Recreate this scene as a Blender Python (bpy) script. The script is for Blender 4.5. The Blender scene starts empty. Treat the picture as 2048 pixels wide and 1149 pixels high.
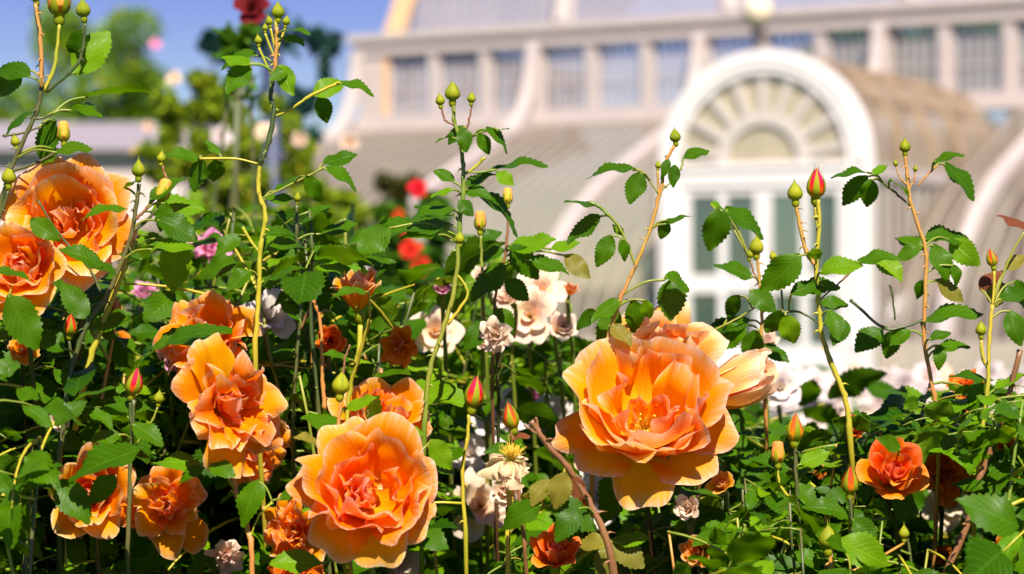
import bpy, math, random
import numpy as np
from mathutils import Vector, Matrix, Quaternion
R = math.radians
S = bpy.context.scene
C = S.collection
rng = random.Random(7)
U = rng.uniform

# ------------------------------------------------------------------ camera
CAMZ = 1.10; FPX = 85 / 36 * 2048; HZ = 574.5; FOCUS = 1.60
cam = bpy.data.objects.new('camera', bpy.data.cameras.new('camera'))
C.objects.link(cam); S.camera = cam
cam.location = (0, 0, CAMZ); cam.rotation_euler = (R(90), 0, 0)
cam.data.sensor_width = 36; cam.data.lens = 85
cam.data.clip_start = 0.05; cam.data.clip_end = 2000
cam.data.dof.use_dof = True; cam.data.dof.focus_distance = FOCUS; cam.data.dof.aperture_fstop = 8.3
cam.data.dof.aperture_blades = 0

# ------------------------------------------------------------------ sky and sun
SUN_EL, SUN_AZ = R(49), R(10)           # azimuth to the right of straight behind the camera
sd = Vector((math.sin(SUN_AZ) * math.cos(SUN_EL), -math.cos(SUN_AZ) * math.cos(SUN_EL), math.sin(SUN_EL)))
W = bpy.data.worlds.new('World'); S.world = W; W.use_nodes = True
nt = W.node_tree; bg = nt.nodes['Background']
sky = nt.nodes.new('ShaderNodeTexSky'); sky.sky_type = 'NISHITA'; sky.sun_disc = False
sky.sun_elevation = SUN_EL; sky.sun_rotation = math.pi - SUN_AZ
sky.air_density = 1.0; sky.dust_density = 0.1; sky.ozone_density = 3.0
hs = nt.nodes.new('ShaderNodeHueSaturation'); hs.inputs['Saturation'].default_value = 1.42; hs.inputs['Hue'].default_value = 0.555
nt.links.new(sky.outputs[0], hs.inputs['Color']); nt.links.new(hs.outputs[0], bg.inputs[0])
bg.inputs[1].default_value = 0.05
sl = bpy.data.lights.new('sun', 'SUN'); sl.energy = 4.8; sl.angle = R(0.5); sl.color = (1, 0.91, 0.76)
so = bpy.data.objects.new('sun', sl); C.objects.link(so); so.rotation_euler = sd.to_track_quat('Z', 'Y').to_euler()
S.view_settings.view_transform = 'Standard'; S.view_settings.look = 'None'
S.view_settings.exposure = 1.0; S.view_settings.gamma = 1
S.cycles.use_denoising = True
S.cycles.max_bounces = 12; S.cycles.diffuse_bounces = 8; S.cycles.transparent_max_bounces = 12

# ------------------------------------------------------------------ helpers
def P(px, py, d):                        # a point of the place from where it stands in the photo and its distance
    return Vector(((px - 1024) / FPX * d, d, CAMZ - (py - HZ) / FPX * d))
def proj(v):
    return 1024 + FPX * v.x / v.y, HZ - FPX * (v.z - CAMZ) / v.y
class MB:
    def __init__(s): s.v = []; s.f = []; s.uv = []; s.m = []; s.hasuv = False
    def add(s, vs, fs, uvs=None, mi=0):
        o = len(s.v); s.v.extend([tuple(v) for v in vs])
        s.uv.extend(uvs if uvs is not None else [(0.5, 0.5)] * len(vs))
        for f in fs: s.f.append(tuple(i + o for i in f)); s.m.append(mi)
        return s
    def grid(s, pts, nu, nv, uvs=None, mi=0, wrap=False):
        fs = []
        for i in range(nu - 1):
            for j in range(nv if wrap else nv - 1):
                k = (j + 1) % nv
                fs.append((i * nv + j, i * nv + k, (i + 1) * nv + k, (i + 1) * nv + j))
        return s.add(pts, fs, uvs, mi)
    def tube(s, pts, rad, n=7, mi=0, cap=True):
        pts = [Vector(p) for p in pts]
        if not hasattr(rad, '__len__'): rad = [rad] * len(pts)
        t = (pts[1] - pts[0]).normalized(); a = t.orthogonal().normalized(); out = []; uv = []
        for i, p in enumerate(pts):
            t2 = (pts[min(i + 1, len(pts) - 1)] - pts[max(i - 1, 0)]).normalized()
            a = (a - t2 * a.dot(t2)).normalized(); b = t2.cross(a)
            for k in range(n):
                q = 2 * math.pi * k / n
                out.append(p + (a * math.cos(q) + b * math.sin(q)) * rad[i]); uv.append((k / n, i / (len(pts) - 1)))
        s.grid(out, len(pts), n, uv, mi, wrap=True)
        if cap:
            o = len(s.v) - len(out)
            s.f.append(tuple(o + k for k in range(n))[::-1]); s.m.append(mi)
            s.f.append(tuple(o + (len(pts) - 1) * n + k for k in range(n))); s.m.append(mi)
        return s
    def box(s, lo, hi, tf=None, mi=0):
        vs = [Vector((x, y, z)) for x in (lo[0], hi[0]) for y in (lo[1], hi[1]) for z in (lo[2], hi[2])]
        if tf: vs = [tf(*v) for v in vs]
        return s.add(vs, [(0, 1, 3, 2), (4, 6, 7, 5), (0, 4, 5, 1), (2, 3, 7, 6), (0, 2, 6, 4), (1, 5, 7, 3)], None, mi)
    def mesh(s, name, mats, smooth=True):
        me = bpy.data.meshes.new(name); me.from_pydata(s.v, [], s.f)
        ul = me.uv_layers.new(name='UVMap')
        idx = np.empty(len(me.loops), dtype=np.int32); me.loops.foreach_get('vertex_index', idx)
        uv = np.array(s.uv, dtype=np.float32)[idx]; ul.data.foreach_set('uv', uv.ravel())
        for m in (mats if isinstance(mats, (list, tuple)) else [mats]): me.materials.append(m)
        me.polygons.foreach_set('material_index', s.m)
        me.polygons.foreach_set('use_smooth', [smooth] * len(me.polygons)); me.update()
        return me
    def build(s, name, mats, parent=None, mat=None, smooth=True):
        return link(name, s.mesh(name, mats, smooth), parent, mat)
def link(name, data, parent=None, mat=None):
    o = bpy.data.objects.new(name, data); C.objects.link(o)
    if parent: o.parent = parent
    if mat is not None: o.matrix_local = mat
    return o
def tag(o, label, cat, group=None):
    o['label'] = label; o['category'] = cat
    if group: o['group'] = group
    return o
def kind(o, k): o['kind'] = k; return o
def thing(name, label, cat, loc, group=None, rz=0):
    o = bpy.data.objects.new(name, None); C.objects.link(o); o.empty_display_size = 0.05
    o.location = loc; o.rotation_euler = (0, 0, rz)
    return tag(o, label, cat, group)
def smooth_path(pts, per=6):
    pts = [Vector(p) for p in pts]
    if len(pts) < 3: return [pts[0].lerp(pts[-1], i / per) for i in range(per + 1)]
    ex = [pts[0] * 2 - pts[1]] + pts + [pts[-1] * 2 - pts[-2]]; out = []
    for i in range(1, len(ex) - 2):
        a, b, c, d = ex[i - 1:i + 3]
        for k in range(per):
            t = k / per
            out.append(0.5 * ((2 * b) + (c - a) * t + (2 * a - 5 * b + 4 * c - d) * t * t + (3 * b - a - 3 * c + d) * t ** 3))
    return out + [pts[-1]]
def frame(o, y, z):                       # matrix with origin o, local +Y along y, +Z near z
    y = y.normalized(); z = (z - y * z.dot(y))
    z = z.normalized() if z.length > 1e-4 else y.orthogonal().normalized()
    x = y.cross(z)
    return Matrix(((x.x, y.x, z.x, o.x), (x.y, y.y, z.y, o.y), (x.z, y.z, z.z, o.z), (0, 0, 0, 1)))

# ------------------------------------------------------------------ materials
def newmat(name):
    m = bpy.data.materials.new(name); m.use_nodes = True
    t = m.node_tree; b = t.nodes['Principled BSDF']
    return m, t, b, t.nodes['Material Output']
def N(t, ty, **k):
    n = t.nodes.new(ty)
    for a, v in k.items():
        if a.startswith('i_'):
            key = a[2:]; key = int(key) if key.isdigit() else key.replace('_', ' ')
            n.inputs[key].default_value = v
        else: setattr(n, a, v)
    return n
def ramp(t, stops, fac):
    r = t.nodes.new('ShaderNodeValToRGB'); e = r.color_ramp.elements
    while len(e) < len(stops): e.new(0.5)
    for x, (p, c) in zip(e, stops): x.position = p; x.color = (*c, 1)
    t.links.new(fac, r.inputs[0]); return r
def simple(name, col, rough=0.6, spec=0.4, noise=0.12, scale=30, bump=0.0):
    m, t, b, o = newmat(name)
    tc = N(t, 'ShaderNodeTexCoord'); no = N(t, 'ShaderNodeTexNoise', i_Scale=scale, i_Detail=4.0); t.links.new(tc.outputs['Object'], no.inputs['Vector'])
    r = ramp(t, [(0.25, tuple(c * (1 - noise) for c in col)), (0.75, tuple(min(1, c * (1 + noise)) for c in col))], no.outputs[0])
    t.links.new(r.outputs[0], b.inputs['Base Color']); b.inputs['Roughness'].default_value = rough
    b.inputs['Specular IOR Level'].default_value = spec
    if bump:
        bp = N(t, 'ShaderNodeBump', i_Strength=bump, i_Distance=0.01); t.links.new(no.outputs[0], bp.inputs['Height']); t.links.new(bp.outputs[0], b.inputs['Normal'])
    return m
def petal_mat(name, stops, back, trans=0.3, var=0.35):
    m, t, b, o = newmat(name); L = t.links.new
    uv = N(t, 'ShaderNodeUVMap'); sp = N(t, 'ShaderNodeSeparateXYZ'); L(uv.outputs[0], sp.inputs[0])
    oi = N(t, 'ShaderNodeObjectInfo')
    # lengthwise streaks, finer toward the rim
    cmb = N(t, 'ShaderNodeMapping'); cmb.inputs['Scale'].default_value = (26, 2.2, 1); L(uv.outputs[0], cmb.inputs[0])
    st = N(t, 'ShaderNodeTexNoise', i_Scale=1.0, i_Detail=3.0); st.noise_dimensions = '4D'; L(cmb.outputs[0], st.inputs['Vector'])
    ml = N(t, 'ShaderNodeMath', operation='MULTIPLY', i_1=40.0); L(oi.outputs['Random'], ml.inputs[0]); L(ml.outputs[0], st.inputs['W'])
    ad = N(t, 'ShaderNodeMath', operation='MULTIPLY_ADD', i_1=0.26, i_2=-0.15); L(st.outputs[0], ad.inputs[0])
    av = N(t, 'ShaderNodeMath', operation='ADD'); L(sp.outputs[1], av.inputs[0]); L(ad.outputs[0], av.inputs[1])
    f = ramp(t, stops, av.outputs[0]); k = ramp(t, back, av.outputs[0])
    ge = N(t, 'ShaderNodeNewGeometry'); mx = N(t, 'ShaderNodeMix', data_type='RGBA')
    L(ge.outputs['Backfacing'], mx.inputs[0]); L(k.outputs[0], mx.inputs[6]); L(f.outputs[0], mx.inputs[7])
    hv = N(t, 'ShaderNodeHueSaturation'); L(mx.outputs[2], hv.inputs['Color'])
    mr = N(t, 'ShaderNodeMapRange', i_3=0.5 - 0.018 * var / 0.35, i_4=0.5 + 0.018 * var / 0.35); L(oi.outputs['Random'], mr.inputs[0]); L(mr.outputs[0], hv.inputs['Hue'])
    m2 = N(t, 'ShaderNodeMapping'); m2.inputs['Scale'].default_value = (70, 3, 1); L(uv.outputs[0], m2.inputs[0]); s3 = N(t, 'ShaderNodeTexNoise', i_Scale=1.0, i_Detail=2.0); L(m2.outputs[0], s3.inputs['Vector'])
    vr = N(t, 'ShaderNodeMapRange', i_1=0.3, i_2=0.7, i_3=0.93, i_4=1.02); L(s3.outputs[0], vr.inputs[0]); L(vr.outputs[0], hv.inputs['Value'])
    L(hv.outputs[0], b.inputs['Base Color']); b.inputs['Roughness'].default_value = 0.55; b.inputs['Specular IOR Level'].default_value = 0.07
    bp = N(t, 'ShaderNodeBump', i_Strength=0.45, i_Distance=0.002); L(s3.outputs[0], bp.inputs['Height']); L(bp.outputs[0], b.inputs['Normal'])
    tr = N(t, 'ShaderNodeBsdfTranslucent'); g = N(t, 'ShaderNodeGamma', i_Gamma=1.05); L(hv.outputs[0], g.inputs[0]); L(g.outputs[0], tr.inputs[0])
    ms = N(t, 'ShaderNodeMixShader', i_0=trans); L(b.outputs[0], ms.inputs[1]); L(tr.outputs[0], ms.inputs[2]); L(ms.outputs[0], o.inputs[0])
    return m
def leaf_mat(name, dark, light, under, tcol, trans=0.30, rough=0.40):
    m, t, b, o = newmat(name); L = t.links.new
    uv = N(t, 'ShaderNodeUVMap'); sp = N(t, 'ShaderNodeSeparateXYZ'); L(uv.outputs[0], sp.inputs[0])
    oi = N(t, 'ShaderNodeObjectInfo'); tc = N(t, 'ShaderNodeTexCoord')
    no = N(t, 'ShaderNodeTexNoise', i_Scale=45.0, i_Detail=3.0); L(tc.outputs['Object'], no.inputs['Vector'])
    g0 = N(t, 'ShaderNodeNewGeometry'); rd = N(t, 'ShaderNodeMath', operation='MULTIPLY_ADD', i_1=0.55); L(g0.outputs['Random Per Island'], rd.inputs[0]); r1 = N(t, 'ShaderNodeMath', operation='MULTIPLY', i_1=0.45); L(oi.outputs['Random'], r1.inputs[0]); L(r1.outputs[0], rd.inputs[2])
    sm = N(t, 'ShaderNodeMath', operation='MULTIPLY_ADD', i_1=0.95, i_2=-0.2); L(rd.outputs[0], sm.inputs[0])
    s2 = N(t, 'ShaderNodeMath', operation='MULTIPLY_ADD', i_1=0.5); L(no.outputs[0], s2.inputs[0]); L(sm.outputs[0], s2.inputs[2])
    mx = N(t, 'ShaderNodeMix', data_type='RGBA'); mx.inputs[6].default_value = (*dark, 1); mx.inputs[7].default_value = (*light, 1); L(s2.outputs[0], mx.inputs[0])
    yl = ramp(t, [(0.93, (0, 0, 0)), (1.0, (0.7, 0.7, 0.7))], g0.outputs['Random Per Island']); ym = N(t, 'ShaderNodeMix', data_type='RGBA'); ym.inputs[7].default_value = (light[0] * 2.6, light[1] * 1.25, light[2], 1)
    L(yl.outputs[0], ym.inputs[0]); L(mx.outputs[2], ym.inputs[6]); mx = ym
    # veins: midrib and slanting side veins from the leaf's own u, v
    ab = N(t, 'ShaderNodeMath', operation='ABSOLUTE'); L(sp.outputs[0], ab.inputs[0])
    v1 = N(t, 'ShaderNodeMath', operation='MULTIPLY_ADD', i_1=-0.34); L(ab.outputs[0], v1.inputs[0]); L(sp.outputs[1], v1.inputs[2])
    v2 = N(t, 'ShaderNodeMath', operation='MULTIPLY', i_1=50.0); L(v1.outputs[0], v2.inputs[0])
    v3 = N(t, 'ShaderNodeMath', operation='SINE'); L(v2.outputs[0], v3.inputs[0])
    vr = ramp(t, [(0.72, (0, 0, 0)), (0.99, (1, 1, 1))], v3.outputs[0])
    mr = ramp(t, [(0.02, (1, 1, 1)), (0.09, (0, 0, 0))], ab.outputs[0])
    mm = N(t, 'ShaderNodeMath', operation='MAXIMUM'); L(vr.outputs[0], mm.inputs[0]); L(mr.outputs[0], mm.inputs[1])
    vf = N(t, 'ShaderNodeMath', operation='MULTIPLY', i_1=0.16); L(mm.outputs[0], vf.inputs[0])
    vm = N(t, 'ShaderNodeMix', data_type='RGBA'); vm.inputs[7].default_value = (*[min(1, c * 1.9 + 0.02) for c in light], 1); L(vf.outputs[0], vm.inputs[0]); L(mx.outputs[2], vm.inputs[6])
    ge = N(t, 'ShaderNodeNewGeometry'); bm = N(t, 'ShaderNodeMix', data_type='RGBA'); bm.inputs[7].default_value = (*under, 1)
    L(ge.outputs['Backfacing'], bm.inputs[0]); L(vm.outputs[2], bm.inputs[6]); L(bm.outputs[2], b.inputs['Base Color'])
    b.inputs['Roughness'].default_value = rough; b.inputs['Specular IOR Level'].default_value = 0.13
    iv = N(t, 'ShaderNodeMath', operation='SUBTRACT', i_0=1.0); L(mm.outputs[0], iv.inputs[1])
    bp = N(t, 'ShaderNodeBump', i_Strength=0.3, i_Distance=0.0012); L(iv.outputs[0], bp.inputs['Height']); L(bp.outputs[0], b.inputs['Normal'])
    tr = N(t, 'ShaderNodeBsdfTranslucent'); tr.inputs[0].default_value = (*tcol, 1)
    ms = N(t, 'ShaderNodeMixShader', i_0=trans); L(b.outputs[0], ms.inputs[1]); L(tr.outputs[0], ms.inputs[2]); L(ms.outputs[0], o.inputs[0])
    return m
def stem_mat(name, a, c):
    m, t, b, o = newmat(name); L = t.links.new
    tc = N(t, 'ShaderNodeTexCoord'); mp = N(t, 'ShaderNodeMapping'); mp.inputs['Scale'].default_value = (1, 1, 0.35); L(tc.outputs['Object'], mp.inputs[0])
    no = N(t, 'ShaderNodeTexNoise', i_Scale=38.0, i_Detail=3.0); L(mp.outputs[0], no.inputs['Vector'])
    r = ramp(t, [(0.35, a), (0.65, c)], no.outputs[0]); L(r.outputs[0], b.inputs['Base Color'])
    b.inputs['Roughness'].default_value = 0.42; b.inputs['Subsurface Weight'].default_value = 0.0
    return m
M = {}
AP = [(0.0, (0.95, 0.54, 0.010)), (0.35, (0.98, 0.39, 0.0015)), (0.82, (0.98, 0.31, 0.0015)), (0.93, (0.96, 0.42, 0.10)), (1.0, (0.97, 0.65, 0.47))]
AB = [(0.0, (0.95, 0.44, 0.008)), (0.5, (0.97, 0.33, 0.004)), (0.80, (0.95, 0.41, 0.10)), (1.0, (0.96, 0.65, 0.49))]
M['apricot'] = petal_mat('apricot_petal', AP, AB, 0.46)
M['lemon'] = petal_mat('lemon_apricot_petal', [(0.0, (0.95, 0.45, 0.02)), (0.4, (0.95, 0.30, 0.012)), (0.8, (0.95, 0.42, 0.08)), (1.0, (0.96, 0.74, 0.52))], [(0.0, (0.95, 0.38, 0.02)), (0.35, (0.95, 0.42, 0.03)), (0.75, (0.95, 0.60, 0.20)), (1.0, (0.96, 0.78, 0.58))], 0.3)
M['gold'] = petal_mat('golden_apricot_petal', [(0.0, (0.97, 0.70, 0.03)), (0.30, (0.97, 0.62, 0.02)), (0.52, (0.98, 0.45, 0.003)), (0.80, (0.98, 0.36, 0.003)), (0.92, (0.96, 0.46, 0.12)), (1.0, (0.97, 0.68, 0.50))], [(0.0, (0.95, 0.46, 0.008)), (0.4, (0.97, 0.36, 0.004)), (0.78, (0.95, 0.44, 0.12)), (1.0, (0.96, 0.68, 0.52))], 0.46)
M['deep'] = petal_mat('deep_orange_petal', [(0.0, (0.95, 0.45, 0.01)), (0.4, (0.93, 0.22, 0.002)), (0.85, (0.93, 0.17, 0.002)), (1.0, (0.95, 0.32, 0.08))],
                      [(0.0, (0.93, 0.38, 0.04)), (0.6, (0.9, 0.2, 0.03)), (1.0, (0.93, 0.36, 0.18))], 0.36)
M['pale'] = petal_mat('pale_blush_petal', [(0.0, (0.92, 0.60, 0.16)), (0.35, (0.93, 0.66, 0.42)), (1.0, (0.93, 0.75, 0.62))], [(0.0, (0.92, 0.62, 0.3)), (1.0, (0.93, 0.74, 0.60))], 0.3)
M['white'] = petal_mat('white_petal', [(0.0, (0.85, 0.66, 0.34)), (0.35, (0.84, 0.74, 0.66)), (1.0, (0.86, 0.78, 0.79))], [(0.0, (0.75, 0.62, 0.46)), (1.0, (0.76, 0.66, 0.68))], 0.3)
M['pink'] = petal_mat('pink_petal', [(0.0, (0.9, 0.6, 0.5)), (0.3, (0.85, 0.25, 0.45)), (1.0, (0.88, 0.40, 0.62))], [(0.0, (0.85, 0.4, 0.5)), (1.0, (0.88, 0.45, 0.65))], 0.3)
M['red'] = petal_mat('red_petal', [(0.0, (0.7, 0.05, 0.02)), (1.0, (0.75, 0.02, 0.02))], [(0.0, (0.7, 0.05, 0.02)), (1.0, (0.75, 0.05, 0.04))], 0.25)
M['maroon'] = petal_mat('maroon_petal', [(0.0, (0.12, 0.01, 0.02)), (1.0, (0.16, 0.012, 0.03))], [(0.0, (0.12, 0.01, 0.02)), (1.0, (0.2, 0.03, 0.05))], 0.2)
M['dry'] = petal_mat('faded_cream_petal', [(0.0, (0.85, 0.62, 0.22)), (0.5, (0.86, 0.66, 0.42)), (1.0, (0.85, 0.62, 0.38))], [(0.0, (0.8, 0.6, 0.25)), (1.0, (0.8, 0.58, 0.36))], 0.3)
M['budred'] = petal_mat('red_bud_petal', [(0.0, (0.93, 0.40, 0.02)), (0.22, (0.92, 0.18, 0.01)), (0.45, (0.9, 0.045, 0.015)), (1.0, (0.82, 0.02, 0.03))], [(0.0, (0.93, 0.40, 0.02)), (0.22, (0.92, 0.18, 0.01)), (0.45, (0.9, 0.045, 0.015)), (1.0, (0.82, 0.02, 0.03))], 0.15)
M['budorange'] = petal_mat('orange_bud_petal', [(0.0, (0.93, 0.5, 0.05)), (1.0, (0.94, 0.34, 0.04))], [(0.0, (0.9, 0.45, 0.04)), (1.0, (0.94, 0.4, 0.1))], 0.2)
M['budgreen'] = petal_mat('green_bud', [(0.0, (0.16, 0.24, 0.02)), (0.5, (0.34, 0.38, 0.03)), (1.0, (0.42, 0.38, 0.04))], [(0.0, (0.2, 0.28, 0.02)), (1.0, (0.35, 0.35, 0.03))], 0.15)
M['sepal'] = leaf_mat('sepal_green', (0.15, 0.22, 0.008), (0.38, 0.38, 0.014), (0.25, 0.33, 0.06), (0.35, 0.45, 0.03), 0.2, 0.45)
M['leaf'] = leaf_mat('rose_leaf', (0.006, 0.045, 0.0003), (0.068, 0.170, 0.0006), (0.055, 0.130, 0.003), (0.17, 0.38, 0.0010))
M['young'] = leaf_mat('young_leaf', (0.05, 0.18, 0.0015), (0.16, 0.28, 0.002), (0.13, 0.25, 0.01), (0.30, 0.50, 0.003))
M['bronze'] = leaf_mat('bronze_leaf', (0.10, 0.11, 0.015), (0.24, 0.20, 0.025), (0.28, 0.20, 0.06), (0.42, 0.34, 0.03))
M['rust'] = leaf_mat('rust_leaf', (0.13, 0.04, 0.02), (0.24, 0.08, 0.03), (0.22, 0.08, 0.05), (0.4, 0.12, 0.03))
M['yellow'] = stem_mat('yellow_green_stem', (0.34, 0.34, 0.02), (0.52, 0.38, 0.03))
M['green'] = stem_mat('green_stem', (0.14, 0.22, 0.02), (0.26, 0.26, 0.03))
M['dark'] = stem_mat('dark_stem', (0.05, 0.08, 0.02), (0.11, 0.10, 0.03))
M['redstem'] = stem_mat('reddish_stem', (0.48, 0.20, 0.05), (0.44, 0.27, 0.05))
M['brown'] = stem_mat('brown_stem', (0.17, 0.07, 0.03), (0.28, 0.13, 0.05))
M['stamen'] = simple('stamen', (0.90, 0.58, 0.06), 0.6, 0.2, 0.2, 400)

# ------------------------------------------------------------------ rose pieces
def petal(mb, az, L, Wd, a0, a1, cup, r0=0.0, z0=0.0, tip=0.0, ruf=0.05, n=13, p=1.0, twist=0.0, notch=0.0, rs=None, edge=0.0, side=0.0):
    """one petal on the bloom axis +Z: a0/a1 lean from the axis at base and rim (deg), cup = sideways bending radius"""
    q = rs or rng; ph = q.uniform(0, 6.28); ph2 = q.uniform(0, 6.28); kk = q.uniform(2.4, 4.2)
    ss = [i / (n - 1) for i in range(n)]; mid = []; r, z = r0, z0
    fine = 40; cr = []; 
    for i in range(fine + 1):
        s = i / fine; al = R(a0 + (a1 - a0) * s ** p + tip * max(0, (s - 0.7) / 0.3) ** 1.5)
        cr.append((r, z, al)); r += math.sin(al) * L / fine; z += math.cos(al) * L / fine
    pts = []; uv = []
    ca, sa = math.cos(az), math.sin(az)
    for i in range(n):
        for j in range(n):
            t = -1 + 2 * j / (n - 1)
            send = 1 - 0.34 * abs(t) ** 2.4 - notch * math.exp(-((t - 0.25 * math.sin(ph)) * 4) ** 2) + 0.045 * math.sin(5 * t + ph2)
            s = ss[i] * send; fi = s * fine; k = min(int(fi), fine - 1); fr = fi - k
            mr = cr[k][0] * (1 - fr) + cr[k + 1][0] * fr; mz = cr[k][1] * (1 - fr) + cr[k + 1][1] * fr; al = cr[k][2]
            w = Wd * (0.10 + 0.90 * s ** 0.62) * (1 - 0.16 * s ** 4)
            x = t * w; nx, nz = -math.cos(al), math.sin(al)
            lat = cup * math.sin(x / cup); dep = cup * (1 - math.cos(x / cup))
            dep += ruf * L * s * s * (1.25 * math.sin(kk * t + ph) * abs(t) + 0.75 * math.sin(7 * t + ph2) * max(0, s - 0.45) * 2 * (0.35 + abs(t)) + 0.5 * math.sin(6 * s + 2 * t + ph))
            rim = max(0, max(abs(t) * (0.4 + 0.6 * s), ss[i]) - 0.72) / 0.28
            dep -= edge * L * rim ** 2
            dep += side * x * s
            tw = twist * s; 
            lat, dep = lat * math.cos(tw) - dep * math.sin(tw), lat * math.sin(tw) + dep * math.cos(tw)
            rr = mr + nx * dep; zz = mz + nz * dep
            pts.append((rr * ca - lat * sa, rr * sa + lat * ca, zz)); uv.append((t * 0.5 + 0.5, max(ss[i], abs(t) ** 3 * (0.25 + 0.72 * ss[i]))))
    mb.grid(pts, n, n, uv)
def stamens_mb(rad, nst, rs, z=0.1, h=0.25):
    mb = MB()
    for i in range(nst):
        a = rs.uniform(0, 6.28); r = rad * math.sqrt(rs.random()) ; q = rad * rs.uniform(0.9, 1.9) * (r / rad)
        b0 = Vector((0.3 * r * math.cos(a), 0.3 * r * math.sin(a), z)); b1 = Vector((q * math.cos(a), q * math.sin(a), z + h * rs.uniform(0.7, 1.1)))
        b2 = b0.lerp(b1, 0.5) + Vector((0, 0, h * 0.15))
        mb.tube([b0, b2, b1], [0.0055, 0.005, 0.005], 4)
        mb.tube([b1 - Vector((0.014, 0, 0.0)), b1 + Vector((0.0, 0, 0.012)), b1 + Vector((0.015, 0.0, 0.0))], [0.006, 0.011, 0.006], 5)
    return mb
def calyx_mb(rs, droop=100, L=0.55, hip=0.15):
    mb = MB(); n = 9; prof = [(-0.42, 0.035), (-0.34, 0.075), (-0.24, hip), (-0.12, hip * 1.02), (-0.03, hip * 0.8), (0.03, hip * 0.75)]
    pts = [(r * math.cos(2 * math.pi * k / n), r * math.sin(2 * math.pi * k / n), z) for z, r in prof for k in range(n)]
    mb.grid(pts, len(prof), n, [(0.2, 0.3)] * len(pts), wrap=True)
    for k in range(5):
        sub = MB(); petal(sub, k * 1.2566 + 0.2, L * rs.uniform(0.85, 1.15), 0.09, 30, droop, 0.2, 0.06, -0.03, tip=rs.uniform(-10, 30), n=6, ruf=0.02, rs=rs)
        # taper to a point
        v = sub.v; 
        for i in range(6):
            f = 1 - (i / 5) ** 1.6 * 0.92; c = v[i * 6 + 2]; c2 = v[i * 6 + 3]; cx = [(a + b) / 2 for a, b in zip(c, c2)]
            for j in range(6): v[i * 6 + j] = tuple(cx[q] + (v[i * 6 + j][q] - cx[q]) * f for q in range(3))
        mb.add(v, sub.f, [(2 * a - 1, b) for a, b in sub.uv])
    return mb
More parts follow.
